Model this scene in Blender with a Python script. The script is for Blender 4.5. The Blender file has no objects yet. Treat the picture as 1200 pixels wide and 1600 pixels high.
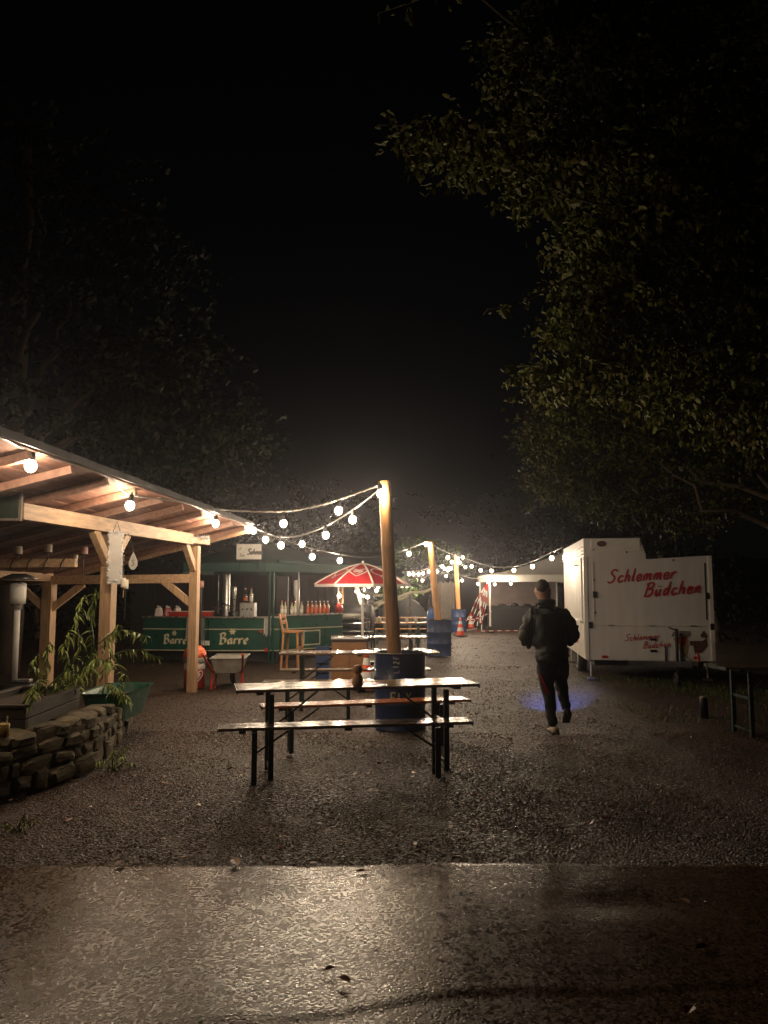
import bpy, bmesh, math, random
import numpy as np
from mathutils import Vector, Matrix, Quaternion

random.seed(7); RNG = np.random.default_rng(7)
R = math.radians
SC = bpy.context.scene
COL = SC.collection

# ------------------------------------------------------------------ camera, sky, exposure
CAM_H = 1.6; FPX = 1209.0; PITCH = R(5.76)
cam_d = bpy.data.cameras.new('camera'); cam = bpy.data.objects.new('camera', cam_d); COL.objects.link(cam)
cam.location = (0, 0, CAM_H); cam.rotation_euler = (R(90) + PITCH, 0, 0)
cam_d.sensor_fit = 'VERTICAL'; cam_d.sensor_height = 36.0; cam_d.lens = 36.0 * FPX / 1600.0
cam_d.clip_start = 0.05; cam_d.clip_end = 600
SC.camera = cam
w = bpy.data.worlds.new('World'); SC.world = w; w.use_nodes = True
nt = w.node_tree; bg = nt.nodes['Background']
sky = nt.nodes.new('ShaderNodeTexSky'); sky.sky_type = 'NISHITA'; sky.sun_disc = False
sky.sun_elevation = R(30); sky.sun_rotation = R(200)
nt.links.new(sky.outputs[0], bg.inputs[0]); bg.inputs[1].default_value = 0.00012
fill_sun = bpy.data.lights.new('fill_sun', 'SUN'); fill_sun.energy = 0.002; fill_sun.angle = R(10); fill_sun.color = (1, .95, .9)  # faint sun lamp added as fill, no moon in view
mo = bpy.data.objects.new('fill_sun', fill_sun); COL.objects.link(mo); mo.rotation_euler = (R(50), 0, R(200 - 180))
SC.view_settings.view_transform = 'Standard'; SC.view_settings.look = 'None'
SC.view_settings.exposure = 0.6; SC.view_settings.gamma = 1.0
cy = SC.cycles
cy.max_bounces = 5; cy.diffuse_bounces = 2; cy.glossy_bounces = 2; cy.transmission_bounces = 4; cy.volume_bounces = 0
cy.sample_clamp_indirect = 2.0; cy.sample_clamp_direct = 0.0; cy.use_denoising = True
cy.caustics_reflective = False; cy.caustics_refractive = False
cy.volume_step_rate = 4.0
BULB = 255.0           # radiance of the bulbs of the light strings
HAZE = 0.0016

# ------------------------------------------------------------------ helpers
def U(px, py, d):
    """point seen at photo pixel (px,py) that stands d metres ahead"""
    a = (px - 600) / FPX; b = (800 - py) / FPX
    dy = math.cos(PITCH) - b * math.sin(PITCH); dz = math.sin(PITCH) + b * math.cos(PITCH)
    t = d / dy
    return Vector((a * t, d, CAM_H + dz * t))

def tag(o, label=None, cat=None, group=None, kind=None):
    if label: o['label'] = label
    if cat: o['category'] = cat
    if group: o['group'] = group
    if kind: o['kind'] = kind
    return o

ROOTM = {}
def empty(name, loc=(0, 0, 0), rz=0.0):
    o = bpy.data.objects.new(name, None); COL.objects.link(o)
    o.location = loc; o.rotation_euler = (0, 0, rz); o.empty_display_size = .1
    ROOTM[o.name] = Matrix.Translation(Vector(loc)) @ Matrix.Rotation(rz, 4, 'Z')
    return o

def thing(name, label, cat, loc=(0, 0, 0), rz=0.0, group=None):
    return tag(empty(name, loc, rz), label, cat, group)

def copy_tree(o, parent=None):
    c = o.copy(); COL.objects.link(c)
    if parent: c.parent = parent
    for ch in o.children: copy_tree(ch, c)
    return c

def catmull(pts, n=6):
    P = [Vector(p) for p in pts]
    if len(P) < 3: return P
    P = [2 * P[0] - P[1]] + P + [2 * P[-1] - P[-2]]
    out = []
    for i in range(1, len(P) - 2):
        for k in range(n):
            t = k / n
            a, b, c, d = P[i - 1], P[i], P[i + 1], P[i + 2]
            out.append(.5 * ((2 * b) + (c - a) * t + (2 * a - 5 * b + 4 * c - d) * t * t + (3 * b - 3 * c + d - a) * t ** 3))
    out.append(P[-2]); return out

class MB:
    def __init__(s): s.v = []; s.f = []
    def add(s, vs, fs):
        n = len(s.v); s.v += [tuple(v) for v in vs]; s.f += [tuple(i + n for i in f) for f in fs]; return s
    def box(s, c, size, rot=None, taper=(1, 1)):
        hx, hy, hz = [a / 2 for a in size]; c = Vector(c); vs = []
        for z in (-1, 1):
            k = taper if z > 0 else (1, 1)
            for x, y in ((-1, -1), (1, -1), (1, 1), (-1, 1)):
                p = Vector((x * hx * k[0], y * hy * k[1], z * hz))
                if rot is not None: p = rot @ p
                vs.append(c + p)
        return s.add(vs, [(3, 2, 1, 0), (4, 5, 6, 7), (0, 1, 5, 4), (1, 2, 6, 5), (2, 3, 7, 6), (3, 0, 4, 7)])
    def bar(s, a, b, wx, wz, up=(0, 0, 1)):
        """rectangular bar from a to b, wx sideways, wz along 'up'"""
        a = Vector(a); b = Vector(b); d = (b - a); L = d.length; d.normalize()
        side = d.cross(Vector(up))
        if side.length < 1e-4: side = d.cross(Vector((0, 1, 0)))
        side.normalize(); u = side.cross(d).normalized()
        m = Matrix((side, d, u)).transposed()
        return s.box((a + b) / 2, (wx, L, wz), m)
    def tube(s, pts, r, n=8, cap=True):
        pts = [Vector(p) for p in pts]; rs = r if isinstance(r, (list, tuple)) else [r] * len(pts)
        t0 = (pts[1] - pts[0]).normalized()
        u = t0.orthogonal().normalized(); vs = []; fs = []
        for i, p in enumerate(pts):
            t = (pts[min(i + 1, len(pts) - 1)] - pts[max(i - 1, 0)]).normalized()
            u = (u - t * u.dot(t)); u = u.normalized() if u.length > 1e-6 else t.orthogonal().normalized()
            v = t.cross(u)
            for k in range(n):
                a = 2 * math.pi * k / n
                vs.append(p + (u * math.cos(a) + v * math.sin(a)) * rs[i])
        for i in range(len(pts) - 1):
            for k in range(n):
                k2 = (k + 1) % n
                fs.append((i * n + k, i * n + k2, (i + 1) * n + k2, (i + 1) * n + k))
        if cap:
            fs.append(tuple(range(n))[::-1]); m = (len(pts) - 1) * n; fs.append(tuple(range(m, m + n)))
        return s.add(vs, fs)
    def lathe(s, prof, n=20, c=(0, 0, 0), cap=True, sx=1, sy=1):
        c = Vector(c); vs = []; fs = []
        for r, z in prof:
            for k in range(n):
                a = 2 * math.pi * k / n; vs.append(c + Vector((r * sx * math.cos(a), r * sy * math.sin(a), z)))
        for i in range(len(prof) - 1):
            for k in range(n):
                k2 = (k + 1) % n; fs.append((i * n + k, i * n + k2, (i + 1) * n + k2, (i + 1) * n + k))
        if cap:
            if prof[0][0] > 1e-4: fs.append(tuple(range(n))[::-1])
            m = (len(prof) - 1) * n
            if prof[-1][0] > 1e-4: fs.append(tuple(range(m, m + n)))
        return s.add(vs, fs)
    def prism(s, poly, a, b):
        """poly: list of (u,v); a(u,v)->front point, b(u,v)->back point"""
        n = len(poly); vs = [a(*p) for p in poly] + [b(*p) for p in poly]
        fs = [tuple(range(n)), tuple(range(2 * n - 1, n - 1, -1))]
        fs += [(i, i + n, (i + 1) % n + n, (i + 1) % n) for i in range(n)]
        return s.add(vs, fs)
    def quad(s, a, b, c, d): return s.add([a, b, c, d], [(0, 1, 2, 3)])
    def sphere(s, c, r, n=12, m=8, sc=(1, 1, 1)):
        c = Vector(c); prof = [(math.sin(math.pi * i / m), -math.cos(math.pi * i / m)) for i in range(m + 1)]
        vs = []; fs = []
        for i, (rr, z) in enumerate(prof):
            for k in range(n):
                a = 2 * math.pi * k / n
                vs.append(c + Vector((rr * math.cos(a) * r * sc[0], rr * math.sin(a) * r * sc[1], z * r * sc[2])))
        for i in range(m):
            for k in range(n):
                k2 = (k + 1) % n; fs.append((i * n + k, i * n + k2, (i + 1) * n + k2, (i + 1) * n + k))
        return s.add(vs, fs)
    def build(s, name, mat, parent=None, smooth=False, bevel=0.0, world=False):
        me = bpy.data.meshes.new(name)
        vs = s.v
        if world and parent is not None:
            p = parent; M = Matrix.Identity(4)
            while p is not None:
                M = ROOTM.get(p.name, Matrix.Identity(4)) @ M; p = p.parent
            Mi = M.inverted(); vs = [Mi @ Vector(v) for v in vs]
        me.from_pydata([tuple(v) for v in vs], [], s.f); me.validate(); me.update()
        bm = bmesh.new(); bm.from_mesh(me)
        bmesh.ops.remove_doubles(bm, verts=bm.verts, dist=1e-5)
        bmesh.ops.recalc_face_normals(bm, faces=bm.faces)
        if bevel:
            es = [e for e in bm.edges if len(e.link_faces) == 2 and e.calc_face_angle(0) > R(30)]
            bmesh.ops.bevel(bm, geom=es, offset=bevel, segments=2, profile=.6, affect='EDGES', clamp_overlap=True)
        bm.to_mesh(me); bm.free()
        if smooth:
            me.polygons.foreach_set('use_smooth', [True] * len(me.polygons))
        o = bpy.data.objects.new(name, me); COL.objects.link(o)
        if mat: me.materials.append(mat)
        if parent is not None: o.parent = parent
        return o

def mesh_np(name, verts, faces, mat, parent=None, smooth=False):
    """faces: (n,k) int array, all same size"""
    me = bpy.data.meshes.new(name); n, k = faces.shape
    me.vertices.add(len(verts)); me.vertices.foreach_set('co', verts.astype(np.float32).ravel())
    me.loops.add(n * k); me.loops.foreach_set('vertex_index', faces.astype(np.int32).ravel())
    me.polygons.add(n); me.polygons.foreach_set('loop_start', np.arange(0, n * k, k, dtype=np.int32))
    me.update(calc_edges=True)
    if smooth: me.polygons.foreach_set('use_smooth', [True] * n)
    me.materials.append(mat)
    o = bpy.data.objects.new(name, me); COL.objects.link(o)
    if parent is not None: o.parent = parent
    return o

# ------------------------------------------------------------------ materials
def mat(name, col, rough=.5, metal=0.0, var=0.15, scale=6.0, bump=0.0, bscale=60.0, rvar=0.0, stretch=None,
        emit=None, estr=0.0, coat=0.0, col2=None, alpha=None, spec=.5, trans=0.0, objrand=0.0, detail=5.0, subs=0.0):
    m = bpy.data.materials.new(name); m.use_nodes = True; t = m.node_tree; b = t.nodes['Principled BSDF']; L = t.links.new
    b.inputs['Roughness'].default_value = rough; b.inputs['Metallic'].default_value = metal
    b.inputs['Specular IOR Level'].default_value = spec
    b.inputs['Coat Weight'].default_value = coat; b.inputs['Coat Roughness'].default_value = .12
    b.inputs['Transmission Weight'].default_value = trans
    c1 = (*col, 1)
    tc = t.nodes.new('ShaderNodeTexCoord'); mp = t.nodes.new('ShaderNodeMapping'); L(tc.outputs['Object'], mp.inputs[0])
    if stretch: mp.inputs['Scale'].default_value = stretch
    if var > 0 or col2:
        nz = t.nodes.new('ShaderNodeTexNoise'); nz.inputs['Scale'].default_value = scale; nz.inputs['Detail'].default_value = detail
        L(mp.outputs[0], nz.inputs['Vector'])
        rp = t.nodes.new('ShaderNodeValToRGB'); L(nz.outputs['Fac'], rp.inputs[0])
        rp.color_ramp.elements[0].position = .3; rp.color_ramp.elements[1].position = .7
        if col2: rp.color_ramp.elements[0].color = (*col2, 1); rp.color_ramp.elements[1].color = c1
        else:
            rp.color_ramp.elements[0].color = tuple(c * (1 - var) for c in col) + (1,)
            rp.color_ramp.elements[1].color = tuple(min(1, c * (1 + var)) for c in col) + (1,)
        out = rp.outputs[0]
        if objrand:
            oi = t.nodes.new('ShaderNodeObjectInfo'); hs = t.nodes.new('ShaderNodeHueSaturation')
            mr = t.nodes.new('ShaderNodeMapRange'); L(oi.outputs['Random'], mr.inputs[0])
            mr.inputs[3].default_value = 1 - objrand; mr.inputs[4].default_value = 1 + objrand
            L(mr.outputs[0], hs.inputs['Value']); L(out, hs.inputs['Color']); out = hs.outputs[0]
        L(out, b.inputs['Base Color'])
    else: b.inputs['Base Color'].default_value = c1
    if rvar:
        n2 = t.nodes.new('ShaderNodeTexNoise'); n2.inputs['Scale'].default_value = scale * 1.7; n2.inputs['Detail'].default_value = 4
        L(mp.outputs[0], n2.inputs['Vector'])
        r2 = t.nodes.new('ShaderNodeMapRange'); L(n2.outputs['Fac'], r2.inputs[0]); r2.inputs[1].default_value = .3; r2.inputs[2].default_value = .7
        r2.inputs[3].default_value = max(.03, rough - rvar); r2.inputs[4].default_value = min(1, rough + rvar)
        L(r2.outputs[0], b.inputs['Roughness'])
    if bump:
        n3 = t.nodes.new('ShaderNodeTexNoise'); n3.inputs['Scale'].default_value = bscale; n3.inputs['Detail'].default_value = 4
        L(mp.outputs[0], n3.inputs['Vector'])
        bp = t.nodes.new('ShaderNodeBump'); bp.inputs['Strength'].default_value = bump; bp.inputs['Distance'].default_value = .01
        L(n3.outputs['Fac'], bp.inputs['Height']); L(bp.outputs[0], b.inputs['Normal'])
    if emit:
        b.inputs['Emission Color'].default_value = (*emit, 1); b.inputs['Emission Strength'].default_value = estr
    return m

M = {}
M['wood'] = mat('pine_timber', (.42, .27, .155), .6, var=.3, scale=3, stretch=(14, 14, 1.2), bump=.25, bscale=14, objrand=.18)
M['wood_h'] = mat('pine_timber_lengthwise', (.42, .27, .155), .6, var=.3, scale=3, stretch=(9, 1.0, 9), bump=.25, bscale=14, objrand=.2)
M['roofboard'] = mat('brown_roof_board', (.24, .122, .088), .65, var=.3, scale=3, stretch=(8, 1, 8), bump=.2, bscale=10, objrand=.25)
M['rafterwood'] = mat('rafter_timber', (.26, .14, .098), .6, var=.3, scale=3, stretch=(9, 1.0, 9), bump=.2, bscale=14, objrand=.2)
M['roofsheet'] = mat('bitumen_sheet', (.03, .03, .03), .35, var=.3, bump=.3, bscale=20)
M['polewood'] = mat('orange_pole_timber', (.52, .27, .10), .55, var=.35, scale=4, stretch=(8, 8, .7), bump=.35, bscale=9)
M['table'] = mat('wet_table_board', (.17, .115, .07), .2, var=.35, scale=5, stretch=(1.2, 12, 12), bump=.22, bscale=7, rvar=.14, coat=.6, objrand=.2)
M['bench_red'] = mat('wet_red_brown_board', (.48, .15, .05), .25, var=.3, scale=5, stretch=(1.2, 12, 12), bump=.2, bscale=7, rvar=.12, coat=.5, objrand=.12)
M['table_far'] = mat('orange_table_board', (.45, .2, .06), .35, var=.3, scale=5, stretch=(1.2, 12, 12), bump=.2, bscale=7, rvar=.12, objrand=.15)
M['steel'] = mat('dark_green_steel', (.018, .032, .026), .35, var=.3, bump=.1, bscale=90, rvar=.12)
M['drum'] = mat('blue_drum_paint', (.02, .05, .17), .42, var=.35, scale=7, bump=.12, bscale=25, rvar=.15, col2=(.025, .045, .10))
M['gravelfill'] = mat('drum_fill', (.12, .11, .1), .8, var=.4, scale=40, bump=.6, bscale=60)
M['white'] = mat('white_panel', (.74, .72, .71), .42, var=.07, scale=2.2, stretch=(4, 4, .5), bump=.05, bscale=5, rvar=.14)
M['white_trim'] = mat('white_trim', (.78, .76, .73), .35, var=.08, scale=5)
M['dirtywhite'] = mat('weathered_white_panel', (.66, .62, .55), .5, var=.22, scale=3, stretch=(3, 3, .6), bump=.06, bscale=15)
M['red'] = mat('red_lettering', (.5, .03, .035), .45, var=.12, scale=12)
M['redpaint'] = mat('red_paint', (.42, .03, .02), .4, var=.25, scale=9, rvar=.1)
M['orange'] = mat('orange_plastic', (.75, .13, .035), .4, var=.1)
M['black'] = mat('black_rubber', (.012, .012, .013), .6, var=.3)
M['darkmetal'] = mat('dark_metal', (.03, .03, .033), .38, metal=.6, var=.3, rvar=.1)
M['chrome'] = mat('chrome', (.75, .75, .75), .16, metal=1.0, var=.15, rvar=.08)
M['galv'] = mat('galvanised_steel', (.48, .48, .47), .38, metal=.85, var=.2, scale=20, rvar=.1)
M['greypaint'] = mat('grey_tray', (.21, .20, .17), .5, var=.25, scale=8, bump=.1)
M['barg'] = mat('bar_green_paint', (.006, .062, .044), .35, var=.2, scale=4, rvar=.1)
M['bargd'] = mat('bar_green_canvas', (.008, .05, .04), .6, var=.25, scale=3, bump=.15, bscale=12)
M['cream'] = mat('cream_lettering', (.62, .55, .38), .5, var=.12)
M['creamtrim'] = mat('cream_trim', (.45, .42, .3), .45, var=.15)
M['counter'] = mat('steel_counter', (.42, .4, .37), .28, metal=.7, var=.2, rvar=.1)
M['asph'] = None
M['leaf'] = mat('leaf_green', (.070, .092, .013), .6, var=.45, scale=1.6, objrand=.25, col2=(.06, .045, .008), spec=.22)
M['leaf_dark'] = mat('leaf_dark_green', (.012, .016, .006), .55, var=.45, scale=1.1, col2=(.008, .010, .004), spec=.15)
M['leaf_plant'] = mat('long_leaf_green', (.25, .31, .07), .42, var=.35, scale=5, objrand=.3)
M['leaf_bush'] = mat('bush_green', (.06, .11, .02), .5, var=.4, scale=3)
M['bark'] = mat('bark', (.07, .05, .035), .85, var=.4, scale=9, stretch=(6, 6, 1), bump=.8, bscale=12)
M['litter'] = mat('fallen_leaf', (.2, .075, .022), .4, var=.5, scale=30, objrand=.4)
M['stone'] = mat('rubble_stone', (.16, .12, .072), .85, var=.5, scale=2.2, bump=.7, bscale=16, objrand=.35, col2=(.10, .09, .05))
M['mortar'] = mat('wall_mortar', (.13, .10, .068), .9, var=.4, scale=14, bump=.7, bscale=40)
M['soil'] = mat('bed_soil', (.045, .032, .02), .9, var=.5, scale=12, bump=.9, bscale=30)
M['planter'] = mat('dark_planter_wood', (.045, .035, .028), .55, var=.35, scale=5, bump=.2, bscale=20)
M['greentub'] = mat('green_tub', (.012, .085, .055), .35, var=.2, scale=6, rvar=.1)
M['jacket'] = mat('black_jacket', (.012, .013, .014), .7, var=.3, scale=14, bump=.3, bscale=25)
M['olive'] = mat('olive_cloth', (.075, .075, .05), .75, var=.25, scale=10, bump=.25, bscale=30)
M['trousers'] = mat('black_trousers', (.010, .011, .015), .7, var=.3, scale=14, bump=.25, bscale=22)
M['skin'] = mat('skin', (.46, .27, .19), .5, var=.08, scale=12)
M['hair'] = mat('short_dark_hair', (.022, .015, .01), .7, var=.4, scale=60, bump=.7, bscale=160)
M['shoe'] = mat('tan_shoe', (.28, .22, .15), .6, var=.2, scale=20, bump=.15)
M['canvas'] = mat('white_tent_canvas', (.62, .6, .55), .65, var=.1, scale=2, bump=.15, bscale=6)
M['greencanvas'] = mat('green_tent_canvas', (.02, .14, .06), .6, var=.15, scale=2, bump=.15, bscale=6)
M['umbred'] = mat('red_parasol_cloth', (.45, .015, .025), .6, var=.1, scale=4, bump=.1, bscale=20)
M['umbwhite'] = mat('white_parasol_cloth', (.72, .62, .58), .6, var=.08, scale=4, bump=.1, bscale=20)
M['board'] = mat('brown_chipboard', (.26, .125, .05), .55, var=.2, scale=5, bump=.1, bscale=40)
M['stoolwood'] = mat('stool_wood', (.42, .19, .075), .5, var=.25, scale=4, stretch=(6, 6, 1))
M['glass'] = mat('glass', (.8, .85, .8), .08, var=0, trans=.85, spec=.6)
M['amber'] = mat('amber_bottle', (.55, .17, .06), .14, var=.1, spec=.7)
M['clearb'] = mat('pale_bottle', (.55, .5, .33), .14, var=.15, spec=.7)
M['darkb'] = mat('dark_bottle', (.03, .03, .02), .12, var=.15, spec=.7)
M['wax'] = mat('candle_wax', (.72, .66, .53), .5, var=.06, subs=.2)
M['pinkwax'] = mat('pink_candle_wax', (.52, .27, .25), .5, var=.06)
def glow_glass(name, col, strength):
    m = bpy.data.materials.new(name); m.use_nodes = True; t = m.node_tree; t.nodes.remove(t.nodes['Principled BSDF'])
    e = t.nodes.new('ShaderNodeEmission'); e.inputs[0].default_value = (*col, 1); e.inputs[1].default_value = strength
    tr = t.nodes.new('ShaderNodeBsdfTransparent'); ad = t.nodes.new('ShaderNodeAddShader')
    t.links.new(e.outputs[0], ad.inputs[0]); t.links.new(tr.outputs[0], ad.inputs[1]); t.links.new(ad.outputs[0], t.nodes['Material Output'].inputs[0])
    m.cycles.emission_sampling = 'NONE'; return m
M['bulb'] = glow_glass('bulb_glow', (1.0, .80, .55), 5.0); M['bulb_far'] = glow_glass('far_bulb_glow', (1.0, .80, .55), 4.0)
LAMPD = {}
def bulb_light(parent, r, far, loc=(0, 0, 0)):
    if (r, far) not in LAMPD:
        l = bpy.data.lights.new('bulb_light', 'POINT'); l.color = (1.0, .77, .53) if not far else (1.0, .78, .55)
        l.energy = math.pi * BULB * (.7 if far else 1.0) * 4 * math.pi * r * r; l.shadow_soft_size = r * .8; LAMPD[(r, far)] = l
    o = bpy.data.objects.new('bulb_light', LAMPD[(r, far)]); COL.objects.link(o); o.parent = parent; o.location = loc
M['tube'] = mat('tube_lamp_glow', (1, 1, 1), .4, var=0, emit=(1.0, .84, .62), estr=26)
M['torchlens'] = mat('torch_glow', (1, 1, 1), .4, var=0, emit=(.25, .4, 1.0), estr=12)
M['cable'] = mat('light_string_cable', (.16, .15, .14), .5, var=.1)
M['rope'] = mat('pale_rope', (.38, .35, .3), .8, var=.2)
M['tinsel'] = mat('silver_tinsel', (.95, .95, .95), .35, metal=.0, var=.2, scale=40)
M['sign'] = mat('sign_board', (.74, .72, .68), .45, var=.12, scale=6)
M['signgrey'] = mat('grey_lettering', (.12, .12, .12), .5, var=.1)
M['cloth'] = mat('grey_cloth', (.2, .19, .18), .85, var=.2, scale=8, bump=.3, bscale=20)
M['whitecloth'] = mat('pale_towel', (.45, .43, .4), .85, var=.15, scale=12, bump=.3, bscale=30)
M['tapew'] = mat('barrier_tape_white', (.7, .68, .65), .5, var=.05)
M['coneor'] = mat('cone_orange', (.75, .08, .02), .5, var=.1)
M['yellowtin'] = mat('yellow_tin', (.33, .22, .05), .45, var=.25, scale=14)
M['flower'] = mat('red_flower', (.5, .02, .02), .5, var=.15)
M['fries'] = mat('tan_print', (.42, .3, .14), .5, var=.2, scale=30)
M['brownprint'] = mat('brown_print', (.12, .06, .05), .5, var=.2, scale=30)
M['greyprint'] = mat('grey_print', (.25, .22, .19), .5, var=.3, scale=40)
M['backing'] = mat('brown_backing', (.16, .12, .11), .7, var=.2, scale=2, bump=.2, bscale=5)
M['shedwood'] = mat('shade_dark_board', (.022, .018, .018), .7, var=.35, scale=5, stretch=(5, 5, 1), bump=.4, bscale=12, objrand=.2)  # boards coloured dark to hold the shade behind the bar
M['heater'] = mat('pale_grey_enamel', (.5, .48, .45), .5, var=.12, scale=6)
M['fence'] = mat('weathered_fence', (.13, .11, .09), .8, var=.35, scale=5, stretch=(5, 5, 1), bump=.4, bscale=12, objrand=.2)
M['darkgreen_panel'] = mat('dark_glass_panel', (.03, .045, .038), .25, var=.4, scale=4)

def ground_material():
    m = bpy.data.materials.new('wet_gravel_ground'); m.use_nodes = True; t = m.node_tree; b = t.nodes['Principled BSDF']; L = t.links.new
    tc = t.nodes.new('ShaderNodeTexCoord')
    def noise(s, d=6):
        n = t.nodes.new('ShaderNodeTexNoise'); n.inputs['Scale'].default_value = s; n.inputs['Detail'].default_value = d
        L(tc.outputs['Object'], n.inputs['Vector']); return n
    n1 = noise(.7); n2 = noise(38, 4)
    vo = t.nodes.new('ShaderNodeTexVoronoi'); vo.inputs['Scale'].default_value = 55; L(tc.outputs['Object'], vo.inputs['Vector'])
    r1 = t.nodes.new('ShaderNodeValToRGB'); L(n1.outputs['Fac'], r1.inputs[0])
    r1.color_ramp.elements[0].position = .35; r1.color_ramp.elements[0].color = (.034, .020, .012, 1)
    r1.color_ramp.elements[1].position = .68; r1.color_ramp.elements[1].color = (.056, .036, .023, 1)
    mx = t.nodes.new('ShaderNodeMix'); mx.data_type = 'RGBA'; mx.blend_type = 'MULTIPLY'; mx.inputs[0].default_value = .8
    r2 = t.nodes.new('ShaderNodeMapRange'); L(vo.outputs['Color'], r2.inputs[0]); r2.inputs[3].default_value = .4; r2.inputs[4].default_value = 1.6
    L(r1.outputs[0], mx.inputs[6]); L(r2.outputs[0], mx.inputs[7]); L(mx.outputs[2], b.inputs['Base Color'])
    r3 = t.nodes.new('ShaderNodeMapRange'); L(n2.outputs['Fac'], r3.inputs[0]); r3.inputs[1].default_value = .35; r3.inputs[2].default_value = .65
    r3.inputs[3].default_value = .32; r3.inputs[4].default_value = .85; L(r3.outputs[0], b.inputs['Roughness'])
    ad = t.nodes.new('ShaderNodeMath'); ad.operation = 'ADD'; L(vo.outputs['Distance'], ad.inputs[0]); L(n2.outputs['Fac'], ad.inputs[1])
    bp = t.nodes.new('ShaderNodeBump'); bp.inputs['Strength'].default_value = .9; bp.inputs['Distance'].default_value = .02
    L(ad.outputs[0], bp.inputs['Height']); L(bp.outputs[0], b.inputs['Normal'])
    return m
M['ground'] = ground_material()

def asphalt_material():
    m = bpy.data.materials.new('wet_asphalt'); m.use_nodes = True; t = m.node_tree; b = t.nodes['Principled BSDF']; L = t.links.new; b.inputs['Specular IOR Level'].default_value = .36
    tc = t.nodes.new('ShaderNodeTexCoord')
    def noise(s, d=5):
        n = t.nodes.new('ShaderNodeTexNoise'); n.inputs['Scale'].default_value = s; n.inputs['Detail'].default_value = d
        L(tc.outputs['Object'], n.inputs['Vector']); return n
    n1 = noise(1.4); n2 = noise(100, 3); n3 = noise(4.5, 6)
    r1 = t.nodes.new('ShaderNodeValToRGB'); L(n1.outputs['Fac'], r1.inputs[0])
    r1.color_ramp.elements[0].position = .35; r1.color_ramp.elements[0].color = (.038, .021, .011, 1)
    r1.color_ramp.elements[1].position = .7; r1.color_ramp.elements[1].color = (.068, .039, .021, 1)
    vo = t.nodes.new('ShaderNodeTexVoronoi'); vo.inputs['Scale'].default_value = 75; L(tc.outputs['Object'], vo.inputs['Vector'])
    mx = t.nodes.new('ShaderNodeMix'); mx.data_type = 'RGBA'; mx.blend_type = 'MULTIPLY'; mx.inputs[0].default_value = 1.0
    r2 = t.nodes.new('ShaderNodeMapRange'); L(vo.outputs['Color'], r2.inputs[0]); r2.inputs[3].default_value = .25; r2.inputs[4].default_value = 2.1
    L(r1.outputs[0], mx.inputs[6]); L(r2.outputs[0], mx.inputs[7]); L(mx.outputs[2], b.inputs['Base Color'])
    r3 = t.nodes.new('ShaderNodeMapRange'); L(n3.outputs['Fac'], r3.inputs[0]); r3.inputs[1].default_value = .35; r3.inputs[2].default_value = .65
    r3.inputs[3].default_value = .19; r3.inputs[4].default_value = .28; 
    r4 = t.nodes.new('ShaderNodeMapRange'); sp = t.nodes.new('ShaderNodeSeparateColor'); L(vo.outputs['Color'], sp.inputs[0]); L(sp.outputs[1], r4.inputs[0]); r4.inputs[3].default_value = -.10; r4.inputs[4].default_value = .16
    sm = t.nodes.new('ShaderNodeMath'); sm.operation = 'ADD'; L(r3.outputs[0], sm.inputs[0]); L(r4.outputs[0], sm.inputs[1]); L(sm.outputs[0], b.inputs['Roughness'])
    ad = t.nodes.new('ShaderNodeMath'); ad.operation = 'MULTIPLY_ADD'; L(vo.outputs['Distance'], ad.inputs[0]); ad.inputs[1].default_value = -1.0; L(n2.outputs['Fac'], ad.inputs[2])
    bp = t.nodes.new('ShaderNodeBump'); bp.inputs['Strength'].default_value = .2; bp.inputs['Distance'].default_value = .006
    L(ad.outputs[0], bp.inputs['Height']); L(bp.outputs[0], b.inputs['Normal'])
    return m
M['asph'] = asphalt_material()
M['chip'] = mat('wet_bark_chip', (.15, .066, .031), .32, spec=.28, var=.6, scale=40, rvar=.22, col2=(.040, .020, .011), detail=3)
AX = -math.atan(.135)           # the whole yard is turned a little to the right
AXD = Vector((math.sin(-AX), math.cos(AX), 0)); AXR = Vector((math.cos(AX), -math.sin(-AX), 0))

# ------------------------------------------------------------------ the ground
EDGE = 4.62
def ground_sheet():
    xs = np.concatenate([np.linspace(-160, -14, 8), np.linspace(-12, 12, 97), np.linspace(14, 160, 8)])
    ys = np.concatenate([np.linspace(-60, 2, 8), np.linspace(3, 20, 137), np.linspace(21, 60, 40), np.linspace(64, 220, 10)])
    X, Y = np.meshgrid(xs, ys)
    Z = .012 * np.sin(X * 2.1 + 1.3 * np.sin(Y * 1.7)) + .010 * np.sin(Y * 3.1 + X * .8) + .006 * np.sin(X * 6.3) * np.sin(Y * 5.2)
    Z = Z * np.clip((Y - 4.4) / .8, 0, 1) - .012
    Z = Z + np.clip(Y - 45, 0, 1e9) * .05 + np.clip(X - 12, 0, 60) * .03 + np.clip(-X - 12, 0, 60) * .03
    n, k = X.shape; V = np.stack([X, Y, Z], -1).reshape(-1, 3)
    i = np.arange(n * k).reshape(n, k)
    F = np.stack([i[:-1, :-1], i[:-1, 1:], i[1:, 1:], i[1:, :-1]], -1).reshape(-1, 4)
    o = mesh_np('ground', V, F, M['ground'], smooth=True); tag(o, 'wet brown gravel and bark ground of the yard', None, kind='structure')
ground_sheet()

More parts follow.
